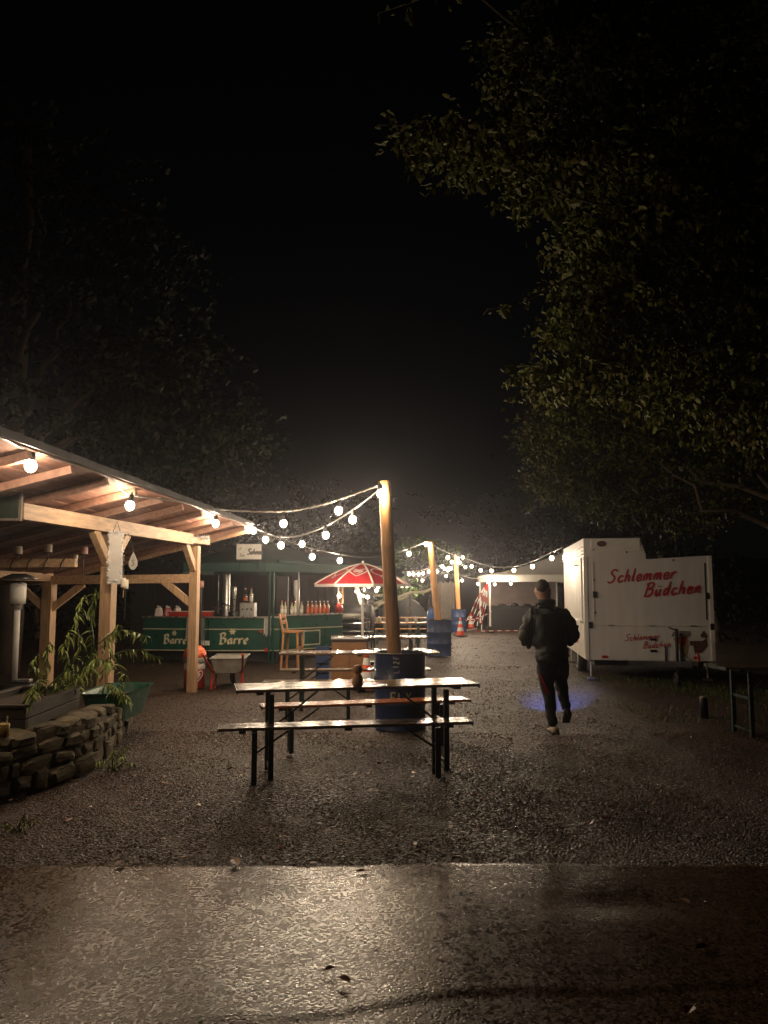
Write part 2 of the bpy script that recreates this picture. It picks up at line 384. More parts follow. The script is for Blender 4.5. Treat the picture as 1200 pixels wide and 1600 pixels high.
def road_sheet():
    xs = np.concatenate([np.linspace(-40, -6, 12), np.linspace(-5.5, 5.5, 221), np.linspace(6, 40, 12)])
    ys = np.concatenate([np.linspace(-7, 1.6, 10), np.linspace(1.7, EDGE, 150)])
    X, Y = np.meshgrid(xs, ys)
    rid = 3.12 + .085 * X + .05 * np.sin(X * 2.2) + .03 * np.sin(X * 5.1)          # edge of an old patch
    s = np.clip((rid - Y) / .022, -1, 1)
    Z = .028 - .003 * s * np.clip((X + .9) / 1.0, 0, 1) * np.clip((4 - X) / 1.5, 0, 1)
    Z += .006 * np.sin(X * 1.4 + .4 * np.sin(Y * 2)) + .004 * np.sin(Y * 3.3 + X)
    Z -= .014 * np.exp(-(((X - 1.2) / .32) ** 2 + ((Y - 4.05) / .14) ** 2))           # shallow pothole
    rg = np.random.default_rng(3); Z += rg.normal(0, .0004, Z.shape)
    edge = Y > EDGE - 1e-4
    Y2 = np.where(edge, EDGE + .02 * np.sin(X * 3.1) + .012 * np.sin(X * 7) + .009 * np.sin(X * 19 + 1) + .006 * np.sin(X * 43), Y)
    n, k = X.shape; V = np.stack([X, Y2, Z], -1).reshape(-1, 3)
    low = V.reshape(n, k, 3)[-1].copy(); low[:, 2] = -.05; low[:, 1] += .01
    V = np.concatenate([V, low]); i = np.arange(n * k).reshape(n, k); e = np.arange(n * k, n * k + k)
    F = np.stack([i[:-1, :-1], i[:-1, 1:], i[1:, 1:], i[1:, :-1]], -1).reshape(-1, 4)
    F2 = np.stack([i[-1, :-1], i[-1, 1:], e[1:], e[:-1]], -1)
    o = mesh_np('road', V, np.concatenate([F, F2]), M['asph'], smooth=True); tag(o, 'wet asphalt road in front of the yard', None, kind='structure')
road_sheet()

def chips(n, d0, d1, s0, s1, name, label, material, seed):
    rg = np.random.default_rng(seed)
    d = np.sqrt(rg.uniform(d0 ** 2, d1 ** 2, n)); x = d * rg.uniform(-.62, .62, n) + rg.uniform(-.3, .3, n)
    rut = np.minimum(np.abs(x - (1.35 + .02 * (d - 5) ** 2 * .6)), np.abs(x - (2.75 + .02 * (d - 5) ** 2 * .6)))
    pr = .72 + .45 * np.sin(x * 1.3 + 1.1 * np.sin(d * .8)) * np.sin(d * 1.15 + .7 * np.sin(x * 1.9)) - .55 * np.exp(-(rut / .16) ** 2)
    kp = rg.uniform(0, 1, n) < pr; d, x = d[kp], x[kp]; n = len(d)
    base = np.array([(1, 0, 0), (-1, 0, 0), (0, 1, 0), (0, -1, 0), (0, 0, 1), (0, 0, -1)], float)
    V = base[None] * rg.uniform(.55, 1.1, (n, 6, 1))
    sc = rg.uniform(s0, s1, n)[:, None] * np.stack([rg.uniform(.7, 1.5, n), rg.uniform(.4, .9, n), rg.uniform(.25, .55, n)], -1)
    V = V * sc[:, None, :]
    a = rg.uniform(0, 6.283, n); tx = rg.normal(0, .35, n); ca, sa = np.cos(a), np.sin(a)
    y = V[:, :, 1] * np.cos(tx)[:, None] - V[:, :, 2] * np.sin(tx)[:, None]; z = V[:, :, 1] * np.sin(tx)[:, None] + V[:, :, 2] * np.cos(tx)[:, None]
    X = V[:, :, 0] * ca[:, None] - y * sa[:, None] + x[:, None]; Y = V[:, :, 0] * sa[:, None] + y * ca[:, None] + d[:, None]
    gz = .012 * np.sin(x * 2.1 + 1.3 * np.sin(d * 1.7)) + .010 * np.sin(d * 3.1 + x * .8) + .006 * np.sin(x * 6.3) * np.sin(d * 5.2)
    gz = gz * np.clip((d - 4.4) / .8, 0, 1) - .012
    gz = np.where(d < EDGE + .02, .026, gz)
    Z = z + gz[:, None] + sc[:, 2:3] * .3
    f = np.array([(0, 2, 4), (2, 1, 4), (1, 3, 4), (3, 0, 4), (2, 0, 5), (1, 2, 5), (3, 1, 5), (0, 3, 5)])
    F = (f[None] + (np.arange(n) * 6)[:, None, None]).reshape(-1, 3)
    o = mesh_np(name, np.stack([X, Y, Z], -1).reshape(-1, 3), F, material); tag(o, label, None, kind='stuff')
chips(100000, EDGE + .03, 9.0, .004, .013, 'bark_chips', 'loose wet bark chips and gravel nearest the road', M['chip'], 1)
chips(45000, 8.6, 17.0, .006, .018, 'far_bark_chips', 'loose wet bark chips and gravel farther into the yard', M['chip'], 2)

chips(26000, 16.0, 36.0, .012, .034, 'distant_bark_chips', 'loose wet bark chips and gravel at the back of the yard', M['chip'], 6)

def road_z(x, d):
    rid = 3.12 + .085 * x + .05 * np.sin(x * 2.2) + .03 * np.sin(x * 5.1); st = np.clip((rid - d) / .022, -1, 1)
    z = .028 - .003 * st * np.clip((x + .9) / 1.0, 0, 1) * np.clip((4 - x) / 1.5, 0, 1)
    return z + .006 * np.sin(x * 1.4 + .4 * np.sin(d * 2)) + .004 * np.sin(d * 3.3 + x) - .014 * np.exp(-(((x - 1.2) / .32) ** 2 + ((d - 4.05) / .14) ** 2))
def grit(nm, lab, x, d, s0, s1, flat, m, seed, dz):
    rg = np.random.default_rng(seed); n = len(x); s_ = rg.uniform(s0, s1, n)
    q = np.array([(1, 0, 0), (.1, .9, 0), (-.9, .2, 0), (-.2, -.9, 0), (0, 0, flat)]); a = rg.uniform(0, 6.28, n); P = q[None] * s_[:, None, None] * rg.uniform(.55, 1.35, (n, 5, 1)); P[:, 4, :2] = rg.normal(0, .3, (n, 2)) * s_[:, None]
    X = P[..., 0] * np.cos(a)[:, None] - P[..., 1] * np.sin(a)[:, None] + x[:, None]; Y = P[..., 0] * np.sin(a)[:, None] + P[..., 1] * np.cos(a)[:, None] + d[:, None]; Z = P[..., 2] + (road_z(x, d) + dz)[:, None]
    F = (np.array([(0, 1, 4), (1, 2, 4), (2, 3, 4), (3, 0, 4)])[None] + (np.arange(n) * 5)[:, None, None]).reshape(-1, 3)
    o = mesh_np(nm, np.stack([X, Y, Z], -1).reshape(-1, 3), F, m); tag(o, lab, None, kind='stuff')
def spill():
    rg = np.random.default_rng(77); n = 3200
    d = EDGE - np.abs(rg.normal(0, .09, n)) * (1 + .8 * np.sin(rg.uniform(0, 6.28, n))); x = rg.uniform(-3.4, 3.4, n)
    kp = rg.uniform(0, 1, n) < .5 + .5 * np.sin(x * 2.3 + 1.2 * np.sin(x * 1.1))
    grit('spilled_grit', 'grit spilled from the gravel onto the asphalt edge', x[kp], d[kp], .002, .008, .7, M['chip'], 78, -.003)
    n = 60000; d = np.sqrt(rg.uniform(2.5 ** 2, (EDGE - .02) ** 2, n)); x = d * rg.uniform(-.66, .66, n)
    grit('road_aggregate', 'stones of the worn asphalt surface', x, d, .002, .006, .36, M['asph'], 79, -.0004)
spill()
def litter(n, d0, d1, seed):
    rg = np.random.default_rng(seed); V = []; F = []
    for i in range(n):
        d = math.sqrt(rg.uniform(d0 ** 2, d1 ** 2)); x = d * rg.uniform(-.55, .55); a = rg.uniform(0, 6.28); s = rg.uniform(.012, .032)
        q = [(-1, 0, .1), (-.3, .5, 0.05), (.5, .35, .2), (1, 0, .35), (.5, -.35, .2), (-.3, -.5, .05)]
        n0 = len(V); t = rg.normal(0, .3)
        for px, py, pz in q:
            px *= s; py *= s; pz = pz * s * rg.uniform(.2, 1.3) + py * t
            V.append((x + px * math.cos(a) - py * math.sin(a), d + px * math.sin(a) + py * math.cos(a), .018 + pz))
        F += [(n0, n0 + 1, n0 + 2, n0 + 3), (n0, n0 + 3, n0 + 4, n0 + 5)]
    o = mesh_np('leaf_litter', np.array(V), np.array(F), M['litter']); tag(o, 'small dead leaves scattered over the gravel', None, kind='stuff')
litter(800, EDGE + .05, 13, 5)

# ------------------------------------------------------------------ beer tables and benches
def beer_furniture(name, label, cat, left, rz, L, W, H, top_m, group, npl=3):
    """left = ground point under the front left corner; the long side runs along local x"""
    root = thing(name, label, cat, (left[0], left[1], 0), rz, group)
    for sx in (.0, L): MB().box((abs(sx - .004), W / 2, H - .016), (.008, W + .008, .034)).build('end_cap', M['steel'], root)
    for x in (.2, L - .2, L / 2): MB().box((x, W / 2, H - .0375), (.06, W * .9, .022)).build('batten', M['steel'], root)
    pw = W / npl
    for k in range(npl):
        b = MB().box((L / 2, pw * (k + .5), H - .0125 + .0006 * (k % 2)), (L - .018, pw - .006, .025))
        b.build('plank', top_m, root, bevel=.004)
    ins = .3; lx = .02
    for e, sgn in ((ins, 1), (L - ins, -1)):
        for y in (.06, W - .06):
            MB().box((e, y, (H - .05) / 2), (.045, .036, H - .05)).build('leg', M['steel'], root, bevel=.004)
        for z_ in (.07, H * .55): MB().box((e, W / 2, z_), (.022, W - .15, .028)).build('crossbar', M['steel'], root)
        b = MB().tube([(e + sgn * .02, W / 2, H * .52), (e + sgn * (.05 + H * .5), W / 2, H - .05)], .010, 6)
        b.build('brace', M['steel'], root)
    return root
TG = 'beer tables and benches'
def tbl(lab, left, rz, L=2.16, m='table', W=.5): return beer_furniture('beer_table', lab, 'table', left, R(rz), L, W, .76, M[m], TG, 4)
def bch(lab, left, rz, L=2.16, m='table', W=.25): return beer_furniture('beer_bench', lab, 'bench', left, R(rz), L, W, .47, M[m], TG, 2)
tbl('wet wooden beer table nearest the road with a wooden figure on it', (-1.24, 6.62), 13)
bch('wet bench nearest the road, in front of the first table', (-1.36, 6.47), 9.5)
bch('reddish wet bench between the first table and the blue drum', (-1.19, 7.68), 14, m='bench_red')
tbl('second wet beer table, just behind the nearest blue drum', (-1.40, 10.45), 3.5)
bch('wet bench in front of the second table, ending behind the nearest drum', (-1.50, 9.72), 3.5, L=1.36)
bch('wet bench behind the second beer table', (-1.48, 11.15), 3.5)
tbl('third wet beer table with its end behind the brown cabinet', (-.95, 14.0), 2, L=1.75)
bch('wet bench behind the third table, left of the middle drum', (-.9, 14.95), 2, L=1.75)
tbl('orange wooden beer table holding small glasses behind the parasol', (-.55, 20.2), 1, L=1.75, m='table_far')
bch('orange wooden bench before the farthest beer table', (-.5, 23.0), 1, L=1.75, m='table_far')
tbl('farthest orange beer table by the rustic fence', (-.6, 24.0), 1, L=2.0, m='table_far')
tbl('beer table standing in the dark beside the trailer drawbar', (3.72, 8.55), 4)
bch('dark reddish bench at the right edge in front of the unlit table', (4.05, 7.75), 4, m='bench_red')

# turned wooden figure on the first table
p = U(559, 1066, 6.95); root = thing('wooden_figure', 'small turned wooden figure standing on the nearest beer table', 'figure', (p.x, 6.93, .762))
MB().lathe([(.036, 0), (.048, .01), (.05, .04), (.044, .075), (.03, .095), (.026, .105)], 20).build('figure_body', M['polewood'], root, smooth=True)
MB().lathe([(.02, .10), (.036, .115), (.043, .14), (.038, .165), (.026, .178), (.0, .182)], 20).build('figure_head', M['polewood'], root, smooth=True)

# ------------------------------------------------------------------ drums and poles
def drum(lab, x, d, mark=False):
    r = .292; H = .88
    root = thing('steel_drum', lab, 'drum', (x, d, 0), 0, 'blue steel drums holding the poles')
    prof = [(r - .01, 0), (r + .006, .004), (r + .006, .02), (r, .03)]
    for zc in (.3, .58): prof += [(r, zc - .03), (r + .014, zc - .012), (r + .014, zc + .012), (r, zc + .03)]
    prof += [(r, H - .03), (r + .004, H - .02)]
    MB().lathe(prof, 40, cap=False).build('shell', M['drum'], root, smooth=True)
    MB().lathe([(r - .012, H - .025), (r + .008, H - .022), (r + .010, H - .008), (r, H), (r - .012, H - .008)], 40, cap=False).build('rim', M['darkmetal'], root, smooth=True)
    MB().lathe([(.0, H - .10), (.15, H - .09), (r - .004, H - .11)], 32, cap=False).build('fill', M['gravelfill'], root, smooth=True)
    return root
D1 = drum('blue steel drum with pale stencilled letters behind the nearest table', .19, 9.22)
D2 = drum('blue steel drum in the middle of the yard with a blue canister behind', 1.36, 19.2)
D3 = drum('farthest blue steel drum beside the traffic cones', 2.87, 30.0)
def pole(lab, x, d, topx, toph, r=.082):
    z0 = .72
    root = thing('timber_pole', lab, 'pole', (x, d, z0), 0, 'timber light poles')
    n = 14; pts = []; rs = []
    for i in range(n + 1):
        t = i / n; pts.append((topx * t + .003 * math.sin(t * 9), .004 * math.sin(t * 7), (toph - z0) * t)); rs.append(r * (1.06 - .16 * t) * (1 + .02 * math.sin(i * 2.3)))
    MB().tube(pts, rs, 20).build('shaft', M['polewood'], root, smooth=False)
    e = Vector(pts[-1]); MB().tube([e + Vector((0, -.1, -.05)), e + Vector((0, -r - .03, -.05)), e + Vector((0, -r - .03, -.02))], .006, 6).build('hook', M['galv'], root)
    return Vector((x + topx, d, toph))
T1 = pole('nearest orange timber pole standing in the lettered drum', .13, 9.22, -.13, 2.90)
T2 = pole('middle timber pole leaning left out of the middle drum', 1.34, 19.2, -.19, 2.78, .085)
T3 = pole('farthest timber pole behind the middle one', 2.87, 30.0, -.1, 2.95, .085)
canb = thing('blue_canister', 'small bright blue canister behind the middle drum', 'canister', (U(674, 1000, 20.2).x, 20.0, 0))
MB().lathe([(.10, 0), (.13, .02), (.13, .95), (.11, 1.06), (.05, 1.1), (.05, 1.14)], 20).build('can_body', mat('bright_blue_plastic', (.02, .09, .3), .4), canb, smooth=True)
MB().lathe([(.056, 1.14), (.056, 1.18), (.0, 1.185)], 16).build('cap', M['black'], canb)

# ------------------------------------------------------------------ lettering strokes
GL = {
 'S': (.66, [[(.58, .84), (.46, .98), (.22, .98), (.12, .78), (.3, .57), (.47, .38), (.42, .12), (.2, .0), (-.02, .1)]]),
 'c': (.42, [[(.36, .40), (.25, .5), (.09, .42), (.03, .2), (.12, .02), (.26, .02), (.42, .14)]]),
 'h': (.46, [[(.06, 1.0), (.05, .5), (.04, 0)], [(.05, .25), (.16, .46), (.28, .46), (.31, .28), (.31, .07), (.42, .04)]]),
 'l': (.24, [[(.06, 1), (.04, .4), (.05, .08), (.2, .05)]]),
 'e': (.42, [[(.04, .22), (.3, .28), (.31, .44), (.18, .5), (.06, .4), (.03, .2), (.12, .02), (.26, .02), (.42, .14)]]),
 'm': (.66, [[(.04, .5), (.04, .25), (.04, 0)], [(.04, .27), (.15, .48), (.25, .44), (.26, 0)], [(.27, .27), (.38, .48), (.49, .44), (.5, .08), (.62, .06)]]),
 'r': (.36, [[(.05, .5), (.04, .25), (.04, 0)], [(.05, .28), (.14, .44), (.26, .5), (.33, .42)]]),
 'B': (.62, [[(.1, .97), (.08, .5), (.05, 0)], [(-.06, .9), (.25, 1.0), (.46, .9), (.4, .64), (.12, .54)], [(.14, .53), (.46, .47), (.5, .2), (.28, .0), (-.05, .03)]]),
 'u': (.46, [[(.04, .5), (.03, .14), (.12, .0), (.24, .1), (.31, .3)], [(.32, .5), (.31, .1), (.43, .05)], [(.1, .66), (.115, .72)], [(.28, .66), (.295, .72)]]),
 'd': (.46, [[(.3, .4), (.18, .5), (.05, .36), (.04, .12), (.15, 0), (.29, .16)], [(.34, 1), (.32, .4), (.32, .08), (.43, .05)]]),
 'n': (.46, [[(.04, .5), (.04, .25), (.04, 0)], [(.05, .27), (.16, .48), (.28, .45), (.3, .08), (.42, .05)]]),
 'a': (.46, [[(.3, .4), (.18, .5), (.05, .36), (.04, .12), (.15, 0), (.29, .16)], [(.32, .5), (.32, .3), (.32, .08), (.43, .02)]]),
 'F': (.6, [[(.05, 0), (.05, 1)], [(.05, 1), (.5, 1)], [(.05, .52), (.4, .52)]]),
 'L': (.6, [[(.05, 1), (.05, 0)], [(.05, 0), (.5, 0)]]),
 'K': (.6, [[(.05, 0), (.05, 1)], [(.5, 1), (.08, .48)], [(.2, .6), (.52, 0)]]),
 '1': (.4, [[(.05, .8), (.2, 1), (.2, 0)]]), '2': (.55, [[(.03, .8), (.2, 1), (.42, .85), (.3, .45), (.03, 0), (.45, 0)]]),
}
def strokes(text, h, shear=0.0, gap=0.0):
    out = []; x = 0
    for ch in text:
        if ch == ' ': x += .35; continue
        adv, ss = GL[ch]
        for s in ss: out.append([((a + x + b * shear) * h, b * h) for a, b in s])
        x += adv + gap
    return out, x * h
def ink(mb, strks, width, place, lift=.0025, nib=None):
    """ribbons laid on a surface; place(u, v, n) -> point n metres above the surface"""
    for k, s in enumerate(strks):
        pts = catmull([(a, b, 0) for a, b in s], 5) if len(s) > 2 else [Vector((a, b, 0)) for a, b in s]
        vs = []
        for i, p in enumerate(pts):
            t = (pts[min(i + 1, len(pts) - 1)] - pts[max(i - 1, 0)])
            t = t.normalized() if t.length > 1e-7 else Vector((1, 0, 0))
            n = Vector((-t.y, t.x, 0)) if nib is None else Vector((math.cos(nib), math.sin(nib), 0))
            wd = width * (.72 + .28 * math.sin(math.pi * i / max(1, len(pts) - 1))) if nib is None else width
            l = lift + .0004 * k + .00002 * i
            vs += [place(p.x + n.x * wd / 2, p.y + n.y * wd / 2, l), place(p.x - n.x * wd / 2, p.y - n.y * wd / 2, l)]
        mb.add(vs, [(2 * i, 2 * i + 1, 2 * i + 3, 2 * i + 2) for i in range(len(pts) - 1)])
    return mb

# FLK stencil and the small rotated print on the first drum
def cylplace(r, ang0, z0, rot=False):
    def f(u, v, n):
        if rot: u, v = -v, u
        a = ang0 + u / r
        return ((r + n) * math.cos(a), (r + n) * math.sin(a), z0 + v)
    return f
s, wd = strokes('FLK', .115, .0, .18)
ink(MB(), s, .026, cylplace(.292, R(-113), .325), .004).build('stencil_letters', M['cream'], D1)
s, wd = strokes('L12F', .06, 0, .35)
ink(MB(), s, .012, cylplace(.292, R(-94), .66, True), .004).build('side_print', M['tapew'], D1)

# ------------------------------------------------------------------ pergola
PG = thing('pergola', 'timber pergola with a rising lean-to roof hung with bulbs on the left', 'pergola', (-4.2, 9.8, 0))
EA, EB = Vector((-3.21, 5.0, 2.83)), Vector((-2.31, 13.2, 2.685))          # eave
BA, BB = Vector((-6.5, 5.0, 1.98)), Vector((-5.75, 13.2, 1.80))            # back edge
def roofp(t, s): return (EA.lerp(EB, t)).lerp(BA.lerp(BB, t), s)
nb = 26
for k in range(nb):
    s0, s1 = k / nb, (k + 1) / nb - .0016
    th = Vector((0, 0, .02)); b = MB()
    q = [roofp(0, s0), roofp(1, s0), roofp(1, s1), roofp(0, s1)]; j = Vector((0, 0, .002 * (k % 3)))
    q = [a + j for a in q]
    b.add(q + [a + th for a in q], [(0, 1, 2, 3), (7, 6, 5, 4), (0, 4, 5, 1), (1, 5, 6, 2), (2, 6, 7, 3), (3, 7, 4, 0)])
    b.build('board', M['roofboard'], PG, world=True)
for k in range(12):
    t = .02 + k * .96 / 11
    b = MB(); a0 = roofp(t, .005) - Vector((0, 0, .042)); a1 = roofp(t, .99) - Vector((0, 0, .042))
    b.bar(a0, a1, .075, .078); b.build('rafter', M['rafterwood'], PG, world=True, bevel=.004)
b = MB(); up = Vector((0, 0, .032)); q = [roofp(-.004, -.012), roofp(1.004, -.012), roofp(1.004, 1.01), roofp(-.004, 1.01)]
b.add([a + up for a in q] + [a + up + Vector((0, 0, .02)) for a in q], [(0, 1, 2, 3), (7, 6, 5, 4), (0, 4, 5, 1), (1, 5, 6, 2), (2, 6, 7, 3), (3, 7, 4, 0)])
b.build('roof_sheet', M['roofsheet'], PG, world=True)
b = MB(); b.bar(roofp(0, -.02) + Vector((0, 0, .02)), roofp(1, -.02) + Vector((0, 0, .02)), .02, .07); b.build('drip_edge', M['darkmetal'], PG, world=True)
b = MB(); b.bar(roofp(1.006, 0) - Vector((0, 0, .03)), roofp(1.006, 1) - Vector((0, 0, .03)), .03, .15); b.build('gable_board', M['wood_h'], PG, world=True, bevel=.003)
def PB(name, a, b_, wx, wz, m='wood', par=None): return MB().bar(a, b_, wx, wz).build(name, M[m], par or PG, world=True, bevel=.006)
G0, G1 = Vector((-3.735, 7.85, 2.40)), Vector((-2.965, 12.9, 2.40))
def onb(t): return G0.lerp(G1, t)
PB('beam', G0, onb(.86), .14, .17, 'wood_h'); PB('beam', onb(.66) + Vector((.002, 0, -.035)), G1, .13, .10, 'wood_h')
PA = Vector((-3.455, 9.75, 0)); PBp = Vector((-3.06, 12.55, 0)); PC = Vector((-5.43, 12.62, 0)); PD = Vector((-5.95, 8.6, 0))
def post(p, top, wdt=.15):
    m_ = Matrix.Rotation(AX, 3, 'Z')
    return MB().box((p.x, p.y, top / 2 - .1), (wdt, wdt, top + .2), m_).build('post', M['wood'], PG, world=True, bevel=.006)
post(PA, 2.31); post(PBp, 2.31, .135); post(PC, 1.72, .17); post(PD, 1.8, .15)
bd = (G1 - G0).normalized()
for p_, sg in ((PA, -1), (PA, 1), (PBp, -1)):
    q = Vector((p_.x, p_.y, 0)); PB('brace', q + Vector((0, 0, 1.93)) + bd * sg * .04, q + Vector((0, 0, 2.33)) + bd * sg * .42, .09, .11)
PB('beam', PBp + Vector((-.07, 0, 1.785)), Vector((-6.6, 12.62, 1.745)), .12, .14, 'wood_h')
PB('beam', PC + Vector((0, .0, 1.80)), PD + Vector((0, -2.5, 1.86)), .12, .13, 'wood_h')
PB('brace', PBp + Vector((-.02, -.01, 1.36)), PBp + Vector((-.5, -.01, 1.75)), .08, .11)
PB('brace', PC + Vector((-.05, -.01, 1.30)), PC + Vector((-.52, -.01, 1.70)), .08, .11); PB('brace', PC + Vector((.05, -.01, 1.30)), PC + Vector((.55, -.01, 1.70)), .08, .11)
PB('cross_beam', Vector((-3.93, 9.9, 1.945)), Vector((-6.1, 9.85, 1.93)), .10, .11, 'wood_h')
for k in range(9):
    x = -4.05 - .21 * k; z = 1.945
    MB().tube([(x, 9.83, z + .06), (x - .02, 9.78, z), (x - .05, 9.79, z - .1)], .008, 6).build('hook', M['black'], PG, world=True)
# dark panel hanging at the left end of the eave beam
dp = thing('framed_panel', 'dark framed glass panel hanging at the near end of the pergola beam', 'picture', tuple(U(12, 812, 7.8)))
a = U(-30, 760, 7.8); b_ = U(32, 812, 7.8)
MB().box(((a.x + b_.x) / 2, 7.8, (a.z + b_.z) / 2), (b_.x - a.x, .02, a.z - b_.z)).build('pane', M['darkgreen_panel'], dp, world=True, bevel=.003)
for sx in (.2, .9):
    x = a.x + (b_.x - a.x) * sx; MB().tube([(x, 7.8, a.z - .01), (x, 7.8, roofp(.34, .2).z - .05)], .006, 6).build('cord', M['black'], dp, world=True)
fr = MB()
for x in (a.x, b_.x): fr.box((x, 7.79, (a.z + b_.z) / 2), (.025, .035, a.z - b_.z + .03))
for z in (a.z, b_.z): fr.box(((a.x + b_.x) / 2, 7.79, z), (b_.x - a.x, .03, .025))
fr.build('frame', M['fence'], dp, world=True)

# tinsel framed white board on the post
c = U(181, 872, 9.55); tb = thing('tinsel_board', 'narrow white board framed with silver tinsel hanging on the pergola post', 'sign', (c.x, 9.55, c.z - .3), AX)
MB().box((0, 0, .31), (.17, .012, .6)).build('board_face', M['sign'], tb, bevel=.002)
def tinsel(path, r, n, seed):
    rg = random.Random(seed); b = MB()
    for k in range(n):
        t = rg.random() * (len(path) - 1); i = int(t); q = Vector(path[i]).lerp(Vector(path[i + 1]), t - i)
        dv = Vector((rg.gauss(0, 1), rg.gauss(0, 1), rg.gauss(0, 1))).normalized(); sv = dv.orthogonal().normalized() * .003
        e = q + dv * r * rg.uniform(.6, 1.2); b.add([q - sv, q + sv, e + sv, e - sv], [(0, 1, 2, 3)])
    return b
tinsel([(-.085, -.01, .01), (-.085, -.01, .61), (.085, -.01, .61), (.085, -.01, .01), (-.085, -.01, .01)], .032, 900, 4).build('tinsel', M['tinsel'], tb)
MB().tube([(-.05, 0, .61), (0, 0, .76), (.05, 0, .61)], .004, 5).build('cord', M['black'], tb)
tn = thing('tinsel_tuft', 'bunch of silver tinsel lying on the far end of the pergola beam', 'tinsel', (onb(.95).x, onb(.95).y, 2.42), AX)
tinsel([(-.12, -.1, .03), (.16, -.06, .02)], .05, 300, 9).build('strands', M['tinsel'], tn)
MB().tube([(-.12, -.1, .01), (.16, -.06, .0)], .01, 6).build('core', M['galv'], tn)
# drop shaped ornament and small bell lantern beside it
c = U(208, 880, 9.6); orn = thing('drop_ornament', 'pale drop shaped ornament hanging right of the tinsel board', 'ornament', (c.x, 9.6, c.z - .05), AX)
drop = [(0, .19), (.03, .13), (.055, .07), (.055, .02), (.03, -.02), (0, -.035), (-.03, -.02), (-.055, .02), (-.055, .07), (-.03, .13)]
MB().prism(drop, lambda u, v: (u, -.006, v), lambda u, v: (u, .006, v)).build('plate', M['whitecloth'], orn, bevel=.003)
s, _ = strokes('S', .07); ink(MB(), s, .012, lambda u, v, n: (u - .02, -.006 - n, v + .02)).build('curl_mark', M['signgrey'], orn)
MB().tube([(0, 0, .19), (-.03, -.1, .42)], .003, 5).build('cord', M['black'], orn)
c = U(193, 918, 9.5); be = thing('hanging_bell', 'small yellowish bell lantern hanging below the tinsel board', 'lantern', (c.x, 9.5, c.z), AX)
MB().lathe([(.035, 0), (.035, .02), (.032, .09), (.022, .115), (.0, .12)], 16).build('bell_body', M['wax'], be, smooth=True)
MB().tube([(0, 0, .12), (-.02, 0, .4)], .003, 5).build('cord', M['black'], be); MB().tube([(0, 0, 0), (.0, 0, -.12)], .006, 6).build('clapper', M['yellowtin'], be)

def candle(lab, px, py, d, h, r, m='wax', stem=.1, stake=None):
    c = U(px, py, d); root = thing('pillar_candle', lab, 'candle', (c.x, d, c.z), 0, 'pillar candles on iron holders')
    MB().lathe([(r * .98, 0), (r, .01), (r, h - .008), (r * .9, h), (r * .3, h - .01), (0, h - .012)], 18).build('wax', M[m], root, smooth=True)
    MB().tube([(0, 0, h - .02), (.003, 0, h + .02)], .003, 5).build('wick', M['black'], root)
    MB().lathe([(r * .5, -.012), (r * 1.15, -.008), (r * 1.2, .002), (r * 1.05, -.002)], 18).build('dish', M['darkmetal'], root, smooth=True)
    MB().tube([(0, 0, -.01), (0, 0, -stem)], .008, 8).build('stem', M['darkmetal'], root)
candle('cream rounded candle on the left part of the pergola cross beam', 28, 866, 9.85, .1, .05)
candle('cream pillar candle in the middle of the pergola cross beam', 75, 863, 9.85, .1, .05)
candle('pink pillar candle beyond the end of the pergola cross beam', 131, 866, 10.4, .1, .05, 'pinkwax', .26)
candle('small pale candle just above the cross beam end', 118, 874, 10.2, .06, .03, 'wax', .1)
candle('pale candle hanging low beside the tinsel board', 196, 920, 10.2, .12, .035, 'wax', .4)
# torch candle stuck in the ground before the bar
c = U(314, 918, 15.6); tc_ = thing('garden_torch', 'pink topped garden candle on a tall dark stake beside the bar', 'torch', (c.x, 15.6, 0))
MB().tube([(0, 0, -.1), (0, 0, c.z)], .03, 8).build('stake', M['darkmetal'], tc_); MB().lathe([(.055, c.z), (.055, c.z + .13), (.04, c.z + .135), (0, c.z + .13)], 16).build('wax', M['pinkwax'], tc_, smooth=True)

# patio heater
c = U(22, 1060, 9.2); ph = thing('patio_heater', 'grey patio heater with a pale pole under the pergola at the left edge', 'heater', (c.x, 9.2, 0), 0)
zb = U(22, 944, 9.2).z
MB().lathe([(.24, 0), (.25, .02), (.25, .5), (.22, .52)], 24).build('base', M['darkmetal'], ph, smooth=True)
MB().tube([(0, 0, .5), (0, 0, zb)], .035, 14).build('pole', M['heater'], ph, smooth=True)
MB().lathe([(.05, zb - .06), (.055, zb), (.085, zb + .005), (.09, zb + .08), (.09, zb + .24), (.03, zb + .27)], 20).build('burner', M['heater'], ph, smooth=True)
MB().lathe([(.0, zb + .36), (.08, zb + .35), (.22, zb + .29), (.225, zb + .295), (.08, zb + .36)], 28, cap=False).build('reflector', M['darkmetal'], ph, smooth=True)
MB().box((.1, 0, .55), (.2, .1, .03)).build('tray', M['galv'], ph, bevel=.004)

# ------------------------------------------------------------------ stone wall, planters, plants at the left
ROCKS = []
from mathutils import noise as mnoise
for k in range(12):
    rg = random.Random(100 + k); bm = bmesh.new(); bmesh.ops.create_icosphere(bm, subdivisions=3, radius=1); pw_ = rg.uniform(.38, .6)
    kx, kz = rg.uniform(-.25, .25), rg.uniform(-.2, .2); of = Vector((k * 7.1, 0, 0))
    for v in bm.verts:
        n = v.co.normalized(); c_ = Vector([math.copysign(abs(q) ** pw_, q) for q in n]) * .8
        c_.x *= 1 + kx * c_.z; c_.z *= 1 + kz * c_.x; c_ += n * (.13 * mnoise.noise(n * 1.6 + of) + .06 * mnoise.noise(n * 4.5 + of)); v.co = c_
    me = bpy.data.meshes.new('stone'); bm.to_mesh(me); bm.free(); me.materials.append(M['stone']); ROCKS.append(me)
SW = thing('stone_wall', 'low rubble stone wall along the planting bed at the left', 'wall', (-2.7, 7.0, 0))
